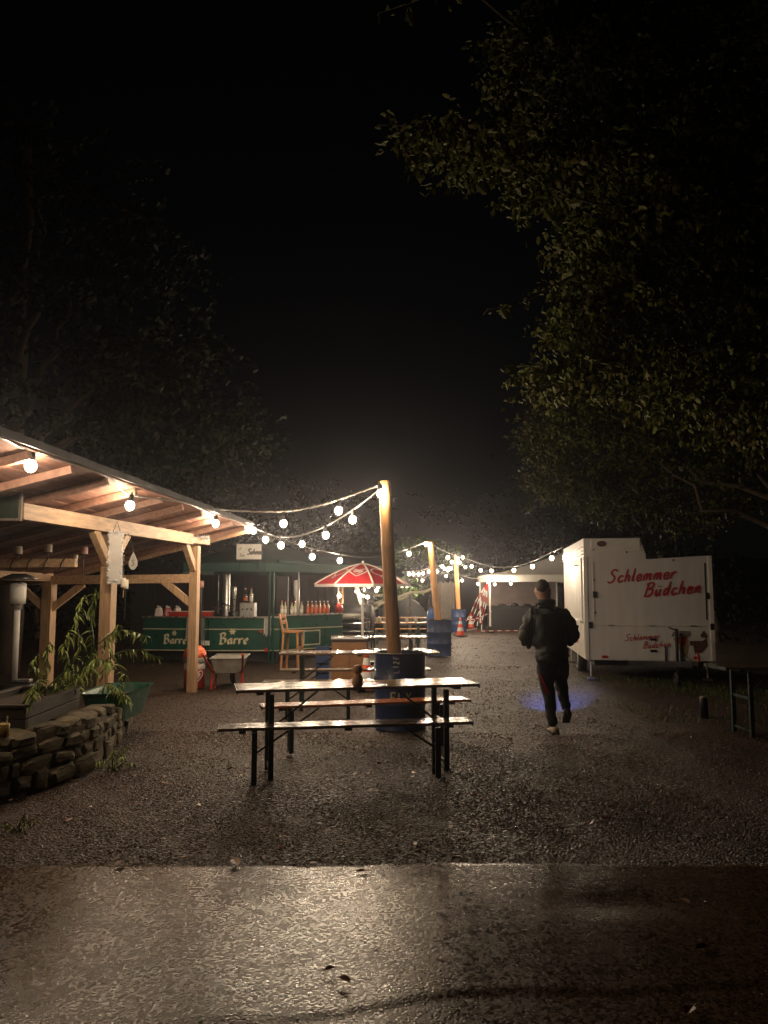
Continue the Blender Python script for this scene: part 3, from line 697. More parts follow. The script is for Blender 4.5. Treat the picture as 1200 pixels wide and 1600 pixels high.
path = [Vector((-3.45, 4.95, 0)), Vector((-2.98, 5.9, 0)), Vector((-2.68, 6.7, 0)), Vector((-2.60, 7.25, 0)), Vector((-2.72, 8.1, 0)), Vector((-2.98, 9.4, 0))]
cp = catmull(path, 10)
core = MB(); vs = []; fs = []
for i, p_ in enumerate(cp):
    t = (cp[min(i + 1, len(cp) - 1)] - cp[max(i - 1, 0)]).normalized(); n = Vector((-t.y, t.x, 0))      # n points left
    hh = .46 if p_.y < 7.4 else .46 - .20 * min(1, (p_.y - 7.4) / 1.8)
    for o_, z in ((.035, -.1), (.035, hh - .04), (.34, hh - .04), (.34, -.1)): vs.append((p_.x + n.x * o_, p_.y + n.y * o_, z))
for i in range(len(cp) - 1):
    for k in range(4): fs.append((i * 4 + k, i * 4 + (k + 1) % 4, i * 4 + 4 + (k + 1) % 4, i * 4 + 4 + k))
fs += [(3, 2, 1, 0), tuple(range(len(cp) * 4 - 4, len(cp) * 4))]
core.add(vs, fs).build('mortar_core', M['mortar'], SW, world=True)
seg = [0]
for i in range(1, len(cp)): seg.append(seg[-1] + (cp[i] - cp[i - 1]).length)
def along(s):
    for i in range(1, len(cp)):
        if s <= seg[i]: return cp[i - 1].lerp(cp[i], (s - seg[i - 1]) / (seg[i] - seg[i - 1])), (cp[i] - cp[i - 1]).normalized()
    return cp[-1], (cp[-1] - cp[-2]).normalized()
rg = random.Random(5); zc = 0
for row in range(4):
    hh = [.15, .13, .12, .11][row]; s_ = rg.uniform(0, .1)
    while s_ < seg[-1]:
        Ls = rg.uniform(.11, .38); p_, t = along(min(s_ + Ls / 2, seg[-1])); n = Vector((-t.y, t.x, 0))
        lim = .50 if p_.y < 7.4 else .50 - .2 * min(1, (p_.y - 7.4) / 1.8)
        if zc + hh * .7 < lim:
            o = bpy.data.objects.new('stone', rg.choice(ROCKS)); COL.objects.link(o); o.parent = SW
            dep = .16 if row < 3 else .2
            o.location = p_ + n * (.10 + rg.uniform(-.02, .02) + (.05 if row == 3 else 0)) + Vector((0, 0, zc + hh / 2)) - Vector(SW.location)
            o.rotation_euler = (rg.uniform(-.15, .15) + rg.choice((0, math.pi)), rg.uniform(-.12, .12), math.atan2(t.y, t.x) + rg.uniform(-.12, .12))
            o.scale = (Ls * .60, dep * rg.uniform(.7, .85), hh * .60 * rg.uniform(.85, 1.25))
        s_ += Ls * .93
    zc += hh * .93
# soil of the raised bed behind the wall
rgn = np.random.default_rng(8); vs = []; fs = []
cols = len(cp); NR = 8
for i, p_ in enumerate(cp):
    t = (cp[min(i + 1, cols - 1)] - cp[max(i - 1, 0)]).normalized(); n = Vector((-t.y, t.x, 0))
    hh = .40 if p_.y < 7.4 else .40 - .2 * min(1, (p_.y - 7.4) / 1.8)
    for k in range(NR):
        o_ = .3 + k * .34; vs.append((p_.x - o_ * .97, p_.y + .1 * k / NR, (hh + rgn.normal(0, .018)) * (1 if k < NR - 1 else -.1)))
for i in range(cols - 1):
    for k in range(NR - 1): fs.append((i * NR + k, (i + 1) * NR + k, (i + 1) * NR + k + 1, i * NR + k + 1))
bed = MB().add(vs, fs).build('planting_bed', M['soil'], smooth=True); tag(bed, 'dark soil of the raised planting bed behind the stone wall', None, kind='structure')

# dark wooden planter on the wall
pb = thing('planter_box', 'dark wooden planter box on top of the stone wall', 'planter', (-3.3, 7.05, .45), 0)
def planter(corners, z0, z1, m, par, th=.035, rim='rim', rm=None):
    n = len(corners)
    for i in range(n):
        a, b = Vector(corners[i]), Vector(corners[(i + 1) % n]); k = 2
        for j in range(k):
            zz = z0 + (z1 - z0) * (j + .5) / k; e = (b - a).normalized() * (th / 2 - .003) * (1 if i % 2 else -1)
            MB().bar((a.x - e.x, a.y - e.y, zz), (b.x + e.x, b.y + e.y, zz), th, (z1 - z0) / k - .008).build('plank', m, par, world=True, bevel=.004)
        MB().bar((a.x, a.y, z1 + .012), (b.x, b.y, z1 + .012 ), th + .03 - .001 * i, .022 - .001 * i).build(rim, rm or m, par, world=True, bevel=.003)
planter([(-2.93, 6.45), (-2.99, 7.7), (-3.55, 7.7), (-3.55, 6.45)], .46, .645, M['planter'], pb)
MB().quad((-2.95, 6.47, .6), (-3.0, 7.68, .6), (-3.53, 7.68, .6), (-3.53, 6.47, .6)).build('planter_soil', M['soil'], pb, world=True)
# green tub
gt = thing('green_tub', 'long green plastic tub behind the end of the stone wall', 'tub', (-2.92, 8.65, .22), R(88))
def tub(par, L, W, H, m, th=.02):
    b = MB(); rings = []
    for (l, w_, z) in ((L * .40, W * .34, 0), (L * .5, W * .5, H), (L * .52, W * .54, H + .012), (L * .49, W * .48, H + .004), (L * .38, W * .32, .03)):
        rr = []
        for k in range(28):
            a = 2 * math.pi * k / 28; cx = math.copysign(abs(math.cos(a)) ** .35, math.cos(a)); sy = math.copysign(abs(math.sin(a)) ** .35, math.sin(a))
            rr.append((cx * l, sy * w_, z))
        rings.append(rr)
    vs = [p_ for r_ in rings for p_ in r_]; fs = []
    for i in range(4):
        for k in range(28): fs.append((i * 28 + k, i * 28 + (k + 1) % 28, (i + 1) * 28 + (k + 1) % 28, (i + 1) * 28 + k))
    fs += [tuple(range(27, -1, -1)), tuple(range(112, 140))]
    return b.add(vs, fs).build('tub_shell', m, par, smooth=False, bevel=.0)
tub(gt, 1.0, .5, .30, M['greentub'])
MB().lathe([(0, .22), (.15, .23), (.22, .2)], 20, sx=1.9, sy=.9).build('tub_soil', M['soil'], gt, smooth=True)
# yellow tin with two sticks
c = U(17, 1150, 6.0); yt = thing('yellow_tin', 'yellow tin with two pale sticks on the stone wall', 'tin', (-2.90, 6.02, .49), 0)
MB().lathe([(.046, 0), (.05, .005), (.05, .095), (.046, .1), (.045, .04), (0, .04)], 20).build('tin_body', M['yellowtin'], yt, smooth=True)
for x in (-.028, .028): MB().tube([(x, 0, .03), (x * 1.15, .0, .155)], .006, 6).build('stick', M['wax'], yt)

def blade_mesh(name, L, W, droop, m, seg_=4, fold=.25):
    vs = []; fs = []
    for i in range(seg_ + 1):
        t = i / seg_; wv = W * math.sin(math.pi * min(1, .12 + .88 * t)) ** .8 if i < seg_ else 0.0005
        x = L * t * (1 - .25 * droop * t); z = -droop * L * t * t * .7
        vs += [(x, -wv / 2, z + wv * fold), (x, 0, z), (x, wv / 2, z + wv * fold)]
    for i in range(seg_):
        a = i * 3; fs += [(a, a + 1, a + 4, a + 3), (a + 1, a + 2, a + 5, a + 4)]
    me = bpy.data.meshes.new(name); me.from_pydata(vs, [], fs); me.materials.append(m); me.update(); return me
BL = [blade_mesh('leaf', .115, .021, .5, M['leaf_plant']), blade_mesh('leaf', .09, .017, .9, M['leaf_plant']), blade_mesh('leaf', .135, .02, .75, M['leaf_plant'])]
def bamboo(name, label, base, stems, nl, seed, scale=1.0):
    rg = random.Random(seed); root = thing(name, label, 'plant', base, 0); total = 0
    for st in stems:
        pts = catmull(st, 7); L = len(pts)
        MB().tube(pts, [.007 * scale * (1 - .75 * i / L) + .0012 for i in range(L)], 6).build('stem', M['leaf_bush'], root)
        n = int(nl / len(stems))
        for k in range(n):
            t = .15 + .85 * (k + rg.random()) / n; i = min(L - 2, int(t * (L - 1))); p_ = Vector(pts[i]).lerp(Vector(pts[i + 1]), t * (L - 1) - i)
            o = bpy.data.objects.new('leaf', rg.choice(BL)); COL.objects.link(o); o.parent = root
            tg = (Vector(pts[i + 1]) - Vector(pts[i])); az = math.atan2(tg.y, tg.x) + rg.choice((-1, 1)) * rg.uniform(.3, 1.5)
            o.location = p_; o.rotation_euler = (rg.uniform(-.6, .6), rg.uniform(-.1, 1.1), az); s_ = rg.uniform(.75, 1.25) * scale; o.scale = (s_, s_, s_)
    return root
def P3(px, py, d, base): return U(px, py, d) - Vector(base)
b0 = (-3.3, 7.5, .6); f = lambda *q: tuple(P3(*q, b0))
bamboo('leafy_shrub', 'tall shrub with long narrow leaves in front of the pergola post', b0,
       [[(0, 0, -.1), f(140, 1030, 7.6), f(142, 960, 7.7), f(150, 920, 7.8)], [(.05, 0, -.1), f(122, 1020, 7.6), f(118, 965, 7.5), f(132, 930, 7.4)],
        [(.0, .05, -.1), f(150, 1010, 7.7), f(190, 985, 7.8), f(232, 995, 7.8)], [(.05, 0, -.1), f(160, 1035, 7.6), f(205, 1015, 7.7), f(248, 1028, 7.8)],
        [(.0, .05, -.1), f(105, 1040, 7.6), f(100, 1015, 7.5), f(108, 985, 7.4)], [(.05, .03, -.1), f(165, 1045, 7.6), f(170, 1000, 7.5), f(185, 975, 7.4)],
        [(.03, .03, -.1), f(130, 1050, 7.3), f(150, 1030, 7.2), f(180, 1040, 7.1)]], 290, 3)
b1 = (-3.15, 6.75, .6); f = lambda *q: tuple(P3(*q, b1))
bamboo('trailing_plant', 'low leafy plant trailing over the dark planter box', b1,
       [[(0, 0, -.05), f(70, 1060, 6.7), f(52, 1040, 6.6), f(60, 1020, 6.5)], [(0, 0, -.05), f(60, 1065, 6.6), f(52, 1075, 6.45), f(50, 1105, 6.4)],
        [(.0, .1, -.05), f(95, 1055, 7.0), f(110, 1050, 7.0), f(130, 1062, 7.0)], [(0, .1, -.05), f(70, 1040, 7.0), f(72, 1015, 7.0), f(78, 1003, 7.0)]], 95, 4, .9)
b2 = (-2.98, 8.3, .42); f = lambda *q: tuple(P3(*q, b2))
bamboo('tub_plant', 'bright green plant spilling out of the green tub', b2,
       [[(0, 0, 0), f(180, 1078, 8.2), f(195, 1085, 8.1), f(200, 1098, 8.0)], [(0, 0, 0), f(165, 1070, 8.2), f(180, 1072, 8.0), f(192, 1090, 7.95)], [(0, 0, 0), f(195, 1060, 8.4), f(190, 1050, 8.4)]], 70, 6, .9)
b3 = (U(178, 1192, 7.1).x, 7.08, 0)
bamboo('wall_weed', 'low green weed growing at the foot of the stone wall', b3,
       [[(0, 0, 0), (.06, -.05, .12), (.12, -.1, .14)], [(0, 0, 0), (-.06, -.05, .1), (-.12, -.1, .1)], [(0, 0, 0), (.0, -.02, .14), (.03, -.05, .2)], [(0, 0, 0), (.1, .03, .07), (.18, .02, .05)], [(.02, 0, 0), (.04, .03, .15), (.1, .05, .21)]], 80, 7, .62)
b4 = (U(30, 1290, 5.3).x, 5.3, 0)
bamboo('grass_tuft', 'small dark grass tuft at the left edge near the road', b4,
       [[(0, 0, 0), (.04, .0, .06), (.1, 0, .09)], [(0, 0, 0), (-.04, -.02, .06), (-.1, 0, .08)], [(0, 0, 0), (0, .02, .07), (.02, .04, .12)]], 40, 12, .5)

# ------------------------------------------------------------------ bar pavilion
BAR = thing('beer_bar', 'green beer bar with a canopy, counters and cream lettering behind the pergola', 'bar', (-2.9, 18.0, 0))
CP = [Vector((-5.35, 17.35, 0)), Vector((-3.85, 17.12, 0)), Vector((-2.28, 17.12, 0)), Vector((-.98, 18.45, 0))]
def face(i):
    a, b = CP[i], CP[i + 1]; t = (b - a).normalized(); n = Vector((t.y, -t.x, 0)); return a, b, t, n
for i in range(3):
    a, b, t, n = face(i); e = t * .012
    zt = 1.02 if i != 2 else 1.06
    PBx = lambda nm, z0, z1, off, th, m, bv=.003: MB().bar(a + e + n * off + Vector((0, 0, (z0 + z1) / 2)), b - e + n * off + Vector((0, 0, (z0 + z1) / 2)), th, z1 - z0).build(nm, M[m], BAR, world=True, bevel=bv)
    PBx('counter_board', zt - .03, zt, -.13, .40, 'counter', .004)
    PBx('upper_panel', .76, zt - .034, 0, .03, 'barg'); PBx('trim', .735, .757, .012, .04, 'creamtrim')
    PBx('lower_panel', .30, .732, .002, .03, 'barg'); PBx('trim', .275, .297, .012, .04, 'creamtrim')
    for s_ in (.04, .96):
        q = a.lerp(b, s_) - n * .03; MB().box((q.x, q.y, .137), (.05, .05, .274)).build('leg', M['darkmetal'], BAR, world=True)
    q0, q1 = a + e - n * .25, b - e - n * .25
    MB().bar(q0 + Vector((0, 0, .15)), q1 + Vector((0, 0, .15)), .02, .22).build('plinth', M['black'], BAR, world=True)
def on_face(i, s, z):
    a, b, t, n = face(i); o = a.lerp(b, s) + n * .018
    return lambda u, v, k: tuple(o + t * u + Vector((0, 0, z + v)) + n * k)
for i, s_, hh in ((1, .17, .19), (0, .34, .16)):
    st, wd = strokes('Barre', hh * 1.25, 0, .1)
    ink(MB(), st, .055 * hh / .19, on_face(i, s_, .43), .002, nib=R(35)).build('lettering', M['cream'], BAR, world=True)
    star = [];
    for k in range(12):
        a_ = math.pi * k / 6; r_ = .085 if k % 2 == 0 else .045; star.append((wd * .42 + r_ * math.cos(a_) * hh / .19, .27 * hh / .19 + r_ * math.sin(a_) * hh / .19))
    F = on_face(i, s_, .43); MB().prism(star, lambda u, v: F(u, v, .006), lambda u, v: F(u, v, .001)).build('emblem', M['cream'], BAR, world=True)
F = on_face(2, .35, .36); MB().prism([(0, 0), (.5, 0), (.5, .34), (0, .34)], lambda u, v: F(u, v, .004), lambda u, v: F(u, v, .001)).build('side_plate', M['creamtrim'], BAR, world=True)
MB().prism([(.03, .03), (.47, .03), (.47, .31), (.03, .31)], lambda u, v: F(u, v, .007), lambda u, v: F(u, v, .0045)).build('side_plate', M['barg'], BAR, world=True)
# canopy
OV = [Vector((-4.35, 16.85, 0)), Vector((-2.55, 16.75, 0)), Vector((-.75, 18.5, 0)), Vector((-.9, 20.3, 0)), Vector((-2.4, 21.6, 0)), Vector((-4.6, 21.0, 0)), Vector((-5.0, 19.0, 0))]
z0, z1 = 2.0, 2.19; ap = Vector((-3.1, 19.0, 2.85))
for i in range(len(OV)):
    a, b = OV[i], OV[(i + 1) % len(OV)]
    MB().bar(a + Vector((0, 0, (z0 + z1) / 2)), b + Vector((0, 0, (z0 + z1) / 2)), .025, z1 - z0).build('valance', M['bargd'], BAR, world=True)
    MB().add([a + Vector((0, 0, z1)), b + Vector((0, 0, z1)), ap, a + Vector((0, 0, z1 - .02)), b + Vector((0, 0, z1 - .02)), ap - Vector((0, 0, .02))], [(0, 1, 2), (5, 4, 3), (0, 3, 4, 1)]).build('roof_cloth', M['bargd'], BAR, world=True)
MB().tube([Vector((-2.3, 16.78, 2.22)), Vector((-1.55, 17.45, 2.2))], .04, 8).build('roll', M['bargd'], BAR, world=True)
for x, y in ((-2.50, 17.0), (-2.42, 17.03), (-1.95, 17.75), (-4.3, 17.25), (-1.1, 18.7), (-1.2, 20.2), (-4.4, 20.6)):
    MB().tube([(x, y, .0), (x, y, 2.02)], .022 if x != -1.95 else .018, 8).build('canopy_post', M['barg'] if x < -2 else M['galv'], BAR, world=True)
MB().box((-2.28, 17.5, 1.45), (.26, .2, .9)).build('inner_column', M['black'], BAR, world=True, bevel=.01)
MB().bar((-5.0, 17.9, .95), (-2.6, 17.75, .95), .45, .04).build('work_counter', M['counter'], BAR, world=True)
MB().bar((-5.0, 17.9, .48), (-2.6, 17.75, .48), .40, .85).build('under_counter', M['darkmetal'], BAR, world=True)
# sign above the canopy
q = U(389, 862, 16.72); sg = thing('roof_sign', 'white sign with faded grey print above the bar canopy', 'sign', (q.x, 16.72, q.z - .18), R(-3))
MB().box((0, 0, .18), (.54, .02, .33)).build('sign_face', M['sign'], sg, bevel=.003)
MB().box((0, 0, -.02), (.5, .015, .03)).tube([(-.2, 0, 0), (-.2, .02, -.2)], .012, 6).tube([(.2, 0, 0), (.2, .02, -.2)], .012, 6).build('bracket', M['darkmetal'], sg)
st, _ = strokes('rF', .06, .1, .2); st2, _ = strokes('Sun', .06, .1, .1); st3, _ = strokes('Sahmnr', .12, .25, -.04)
ink(MB(), st, .012, lambda u, v, n: (u - .22, -.011 - n, v + .21), .002).build('lettering', M['greyprint'], sg)
ink(MB(), st2, .014, lambda u, v, n: (u - .2, -.011 - n, v + .08), .002).build('lettering', M['greyprint'], sg)
ink(MB(), st3, .03, lambda u, v, n: (u - .04, -.011 - n, v + .12), .002).build('lettering', M['signgrey'], sg)
# things on and around the bar
def bottle_mesh(m, h=.26, r=.035):
    o = MB().lathe([(r * .9, 0), (r, .01), (r, h * .55), (r * .75, h * .66), (r * .36, h * .75), (r * .34, h * .96), (r * .4, h * .97), (r * .4, h), (0, h)], 12); return o
def bottle(lab, p_, m, h=.26, r=.035, grp='bottles on the bar'):
    root = thing('bottle', lab, 'bottle', p_, 0, grp)
    bottle_mesh(m, h, r).build('bottle_glass', M[m], root, smooth=True)
    MB().lathe([(r * .46, h * .95), (r * .46, h * 1.02), (0, h * 1.025)], 10).build('cap', M['white_trim'] if m != 'clearb' else M['red'], root)
    MB().lathe([(r * 1.02, h * .14), (r * 1.02, h * .42)], 12, cap=False).build('paper_label', M['sign'] if m == 'clearb' else M['orange'], root, smooth=True)
a, b, t, n = face(2)
ords = ['first', 'second', 'third', 'fourth', 'fifth', 'sixth']
for k in range(6):
    q = a.lerp(b, .47 + .065 * k) - n * .1; bottle('amber bottle, %s from the left in the row on the right counter' % ords[k], (q.x, q.y, 1.062), 'amber', .28, .036)
for k in range(5):
    q = a.lerp(b, .06 + .075 * k) - n * (.08 + .06 * (k % 2)); bottle('pale bottle, %s from the left behind the bar stool' % ords[k], (q.x, q.y, 1.062), 'clearb', .3 - .02 * (k % 3), .04)
for k in range(6):
    q = Vector((-3.62 + .09 * k, 17.7, 0)); g = thing('beer_glass', 'clear beer glass, %s from the left on the work counter' % ords[k], 'glass', (q.x, q.y, .972), 0, 'glasses on the work counter')
    MB().lathe([(.03, 0), (.032, .01), (.038, .16), (.036, .16), (.029, .015), (0, .012)], 14).build('glass_wall', M['glass'], g, smooth=True)
tp = thing('tap_column', 'tall metal beer column standing behind the front counter', 'beer tap', (U(353, 950, 17.6).x, 17.6, .97))
MB().lathe([(.1, 0), (.1, .02), (.085, .04), (.085, .95), (.09, .97), (.09, 1.0), (.0, 1.02)], 24).build('column', M['galv'], tp, smooth=True)
MB().lathe([(.089, .28), (.092, .29), (.092, .33), (.089, .34)], 24, cap=False).build('band', M['chrome'], tp, smooth=True)
for lab, px, d_, h_ in (('slim pale tap handle right of the tall column', 366, 17.55, .72), ('bright dispenser tower behind the side counter', 463, 17.95, .86)):
    q = U(px, 950, d_); r_ = thing('dispenser', lab, 'beer tap', (q.x, d_, .97))
    wv = .035 if px < 400 else .05
    MB().lathe([(wv, 0), (wv * .8, .1), (wv * .8, h_ * .55), (wv * 1.2, h_ * .6), (wv * 1.3, h_ * .95), (wv, h_), (0, h_)], 16).build('column', M['counter'] if px < 400 else M['white_trim'], r_, smooth=True)
    MB().tube([(0, 0, h_ * .5), (0, -.12, h_ * .5), (0, -.14, h_ * .42)], .012, 8).build('spout', M['chrome'], r_)
cm = thing('glass_washer', 'grey steel machine with knobs behind the front counter', 'machine', (U(388, 950, 17.75).x, 17.75, .972))
MB().box((0, 0, .17), (.34, .32, .34)).build('housing', M['galv'], cm, bevel=.015)
for x in (-.1, 0, .1): MB().tube([(x, -.16, .2), (x, -.19, .2)], .018, 10).build('knob', M['black'], cm)
for k, (x, m_) in enumerate(((-.07, 'darkb'), (.06, 'clearb'))):
    bottle('%s bottle standing on the grey machine' % ('dark' if k == 0 else 'pale'), (U(388, 950, 17.75).x + x, 17.75, 1.314), m_, .32, .042)
lamp = thing('table_lamp', 'small lit lamp with a patterned pot at the end of the side counter', 'lamp', (a.lerp(b, .95).x - .02, a.lerp(b, .95).y + .1, 1.062))
MB().lathe([(.05, 0), (.09, .03), (.1, .1), (.08, .17), (.04, .2), (.035, .24)], 18).build('pot', M['redpaint'], lamp, smooth=True)
MB().tube([(0, 0, .22), (0, 0, .34)], .012, 8).build('stem', M['chrome'], lamp); bulb_light(MB().sphere((0, 0, .40), .05).build('bulb', M['bulb_far'], lamp, smooth=True), .04, True, (0, 0, .40))
# towels, flowers, stars
def cloth(name, lab, i, s, w_, z_top, z_bot, m, cat):
    F = on_face(i, s, 0); root = thing(name, lab, cat, F(0, z_bot, .03)); vs = []; fs = []; nx, nz = 10, 8
    for jz in range(nz + 1):
        for jx in range(nx + 1):
            u = w_ * (jx / nx - .5); tz = jz / nz; zz = z_top + (z_bot - z_top) * tz + (.03 * math.sin(jx * 1.3) * tz)
            vs.append(F(u * (1 + .06 * tz), zz, .03 + .014 * math.sin(jx * 1.9 + tz * 2) * (0.2 + tz)))
    for jz in range(nz):
        for jx in range(nx): fs.append((jz * 11 + jx, jz * 11 + jx + 1, jz * 11 + jx + 12, jz * 11 + jx + 11))
    MB().add(vs, fs).build('cloth', M[m], root, smooth=True, world=True)
    st = MB().tube([F(-w_ / 2, z_top + .005, .032), F(w_ / 2, z_top + .005, .032)], .008, 6).build('hem', M[m], root, world=True)
cloth('bar_towel', 'pale towel hanging over the front counter below the canopy post', 1, .83, .15, 1.01, .62, 'whitecloth', 'towel')
cloth('grey_sheet', 'large grey cloth hanging over the counter beside the pergola post', 0, .82, .42, 1.0, .52, 'cloth', 'cloth')
for lab, i, s_, z_, r_ in (('red star decoration below the front lettering', 1, .82, .3, .065), ('red star decoration left of the pale towel', 1, .74, .70, .045)):
    F = on_face(i, s_, z_); root = thing('red_star', lab, 'decoration', F(0, 0, .03)); star = [(r_ * (1 if k % 2 == 0 else .5) * math.cos(math.pi * k / 5 + .3), r_ * (1 if k % 2 == 0 else .5) * math.sin(math.pi * k / 5 + .3)) for k in range(10)]
    MB().prism(star, lambda u, v: F(u, v, .03), lambda u, v: F(u, v, .022)).build('star_plate', M['flower'], root, world=True)
    MB().tube([F(0, 0, .03), F(0, 0, .036)], r_ * .2, 8).build('star_centre', M['redpaint'], root, world=True)
def flower_pot(lab, p_, seed):
    rg = random.Random(seed); root = thing('flower_pot', lab, 'plant', p_); MB().lathe([(.04, 0), (.055, .09), (.06, .1), (.045, .1), (0, .09)], 14).build('pot', M['darkmetal'], root, smooth=True)
    b = MB(); c2 = MB()
    for k in range(40):
        a_ = rg.uniform(0, 6.28); r_ = rg.uniform(.02, .11); z_ = rg.uniform(.1, .26); q = Vector((math.cos(a_) * r_, math.sin(a_) * r_, z_)); d_ = Vector((math.cos(a_), math.sin(a_), rg.uniform(-.4, .5))) * .06; s_ = Vector((-math.sin(a_), math.cos(a_), 0)) * .018
        (b if k % 3 == 0 else c2).add([q, q + d_ * .5 + s_, q + d_, q + d_ * .5 - s_], [(0, 1, 2, 3)])
    b.build('blossom', M['flower'], root); c2.build('foliage', M['leaf_bush'], root)
flower_pot('potted red flower on the front counter above the emblem', (U(360, 960, 17.2).x, 17.2, 1.022), 1)
flower_pot('small green potted plant left of the tall beer column', (U(341, 950, 17.5).x, 17.5, .972), 2)
# red tray and clutter on the left counter
tr = thing('red_tray', 'long red tray with pale rim lying on the left counter', 'tray', (U(300, 965, 17.35).x, 17.32, 1.022), R(-6))
MB().box((0, 0, .05), (.9, .26, .1), taper=(1.03, 1.05)).build('tray_body', M['redpaint'], tr, bevel=.01); MB().box((0, 0, .108), (.95, .29, .014)).build('rim', M['umbwhite'], tr, bevel=.004)
for k, (px, m_, lab) in enumerate(((248, 'umbwhite', 'crumpled pinkish package at the left end of the bar'), (262, 'redpaint', 'red package leaning among the clutter on the left counter'), (277, 'umbwhite', 'small pale package nearest the pergola post on the left counter'))):
    q = U(px, 960, 17.35); root = thing('package', lab, 'package', (q.x, 17.36, 1.022), R(20 * k)); rg = random.Random(k + 30)
    b = MB(); b.box((0, 0, .09), (.17, .14, .18), taper=(.75, .6)); b.build('wrapper', M[m_], root, bevel=.02)
    MB().box((0, 0, .2), (.1, .03, .05), Matrix.Rotation(.4, 3, 'Y')).build('fold', M['whitecloth'], root, bevel=.01)
npl = thing('number_plate', 'small white plate with dark digits below the grey cloth', 'plate', on_face(0, .93, .4)(0, 0, .03)); F = on_face(0, .93, .40)
MB().prism([(-.16, 0), (.16, 0), (.16, .1), (-.16, .1)], lambda u, v: F(u, v, .03), lambda u, v: F(u, v, .022)).build('plate_face', M['sign'], npl, world=True)
st, _ = strokes('121', .075, 0, .2); ink(MB(), st, .014, lambda u, v, k: F(u - .07, v + .012, .03 + k), .002).build('digits', M['signgrey'], npl, world=True)

# bar stool
q = U(460, 1015, 16.2); st_ = thing('bar_stool', 'tall wooden bar stool with a backrest in front of the bar corner', 'stool', (q.x, 15.9, 0), R(78))
MB().box((0, 0, .76), (.36, .36, .045)).build('seat', M['stoolwood'], st_, bevel=.012)
for x in (-.15, .15):
    MB().bar((x * 1.12, -.17, 0), (x, -.14, .74), .04, .04).build('leg', M['stoolwood'], st_, bevel=.004); MB().bar((x * 1.12, .19, 0), (x, .15, .74), .04, .04).build('leg', M['stoolwood'], st_, bevel=.004)
    MB().bar((x, .165, .78), (x, .24, 1.12), .04, .035).build('back_post', M['stoolwood'], st_, bevel=.004)
for z in (.95, 1.07): MB().box((0, .2 + (z - .95) * .25, z), (.28, .02, .07)).build('backrest', M['stoolwood'], st_, bevel=.004)
for z in (.3, .45): MB().box((0, -.155, z), (.30, .025, .03)).build('stretcher', M['stoolwood'], st_)

# litter bin behind the pergola post
q = U(304, 1076, 12.95); bn = thing('litter_bin', 'red cylindrical litter bin with an orange dome behind the pergola post', 'bin', (q.x, 12.92, 0), 0)
MB().lathe([(.15, 0), (.165, .01), (.165, .40), (.16, .41)], 28).build('can', M['redpaint'], bn, smooth=True)
MB().lathe([(.168, .31), (.17, .315), (.17, .41), (.168, .415)], 28, cap=False).build('white_band', M['umbwhite'], bn, smooth=True)
MB().lathe([(.19, .42), (.195, .43), (.195, .49), (.19, .50)], 28).build('collar', M['greypaint'], bn, smooth=True)
MB().lathe([(.19, .50), (.185, .56), (.155, .63), (.1, .685), (0, .705)], 28).build('dome', M['orange'], bn, smooth=True)
heart = [[(0, -.3), (.25, -.05), (.42, .2), (.3, .42), (.05, .32), (-.1, .1)], [(0, -.3), (-.25, -.05), (-.42, .2), (-.3, .42), (-.05, .32), (.1, .1)], [(-.02, -.08), (.12, .05), (.2, .18), (.12, .24), (0, .14), (-.12, .24), (-.2, .18), (-.1, .05)]]
ink(MB(), [[(u * .24, v * .24) for u, v in s_] for s_ in heart], .022, cylplace(.17, R(-62), .19), .003).build('heart_mark', M['umbwhite'], bn)

# wheelbarrow
q = U(356, 1075, 12.75); wb = thing('wheelbarrow', 'wheelbarrow with grey tray and red frame in front of the bar', 'wheelbarrow', (q.x, 12.75, 0), R(4))
def frust(b, lo, hi, z0, z1, th):
    (x0, x1, y0, y1), (X0, X1, Y0, Y1) = lo, hi
    o = [(x0, y0, z0), (x1, y0, z0), (x1, y1, z0), (x0, y1, z0), (X0, Y0, z1), (X1, Y0, z1), (X1, Y1, z1), (X0, Y1, z1)]
    i_ = [(x0 + th, y0 + th, z0 + th), (x1 - th, y0 + th, z0 + th), (x1 - th, y1 - th, z0 + th), (x0 + th, y1 - th, z0 + th), (X0 + th, Y0 + th, z1), (X1 - th, Y0 + th, z1), (X1 - th, Y1 - th, z1), (X0 + th, Y1 - th, z1)]
    sd = [(0, 1, 5, 4), (1, 2, 6, 5), (2, 3, 7, 6), (3, 0, 4, 7)]
    fs = [(3, 2, 1, 0)] + sd + [(8, 9, 10, 11)] + [tuple(k + 8 for k in f_)[::-1] for f_ in sd] + [(4 + k, 4 + (k + 1) % 4, 12 + (k + 1) % 4, 12 + k) for k in range(4)]
    return b.add(o + i_, fs)
frust(MB(), (-.19, .19, -.12, .42), (-.26, .26, -.18, .70), .27, .50, .012).build('tray', M['greypaint'], wb, bevel=.004)
MB().tube([(-.275, -.185, .505), (.275, -.185, .505), (.275, .705, .505), (-.275, .705, .505), (-.275, -.185, .505)], .012, 8).build('tray_rim', M['greypaint'], wb)
for x in (-1, 1):
    MB().tube([(x * .30, -.65, .60), (x * .24, -.1, .30), (x * .12, .55, .22), (x * .05, .75, .19)], .018, 8).build('handle', M['redpaint'], wb)
    MB().tube([(x * .23, -.06, .30), (x * .26, -.10, .02), (x * .22, .08, .02), (x * .2, .12, .28)], .017, 8).build('leg', M['redpaint'], wb)
    MB().tube([(x * .30, -.65, .60), (x * .305, -.76, .62)], .022, 8).build('grip', M['redpaint'], wb)
wr = MB(); ring = [(0, .75 + .15 * math.cos(k * math.pi / 10), .19 + .15 * math.sin(k * math.pi / 10)) for k in range(21)]
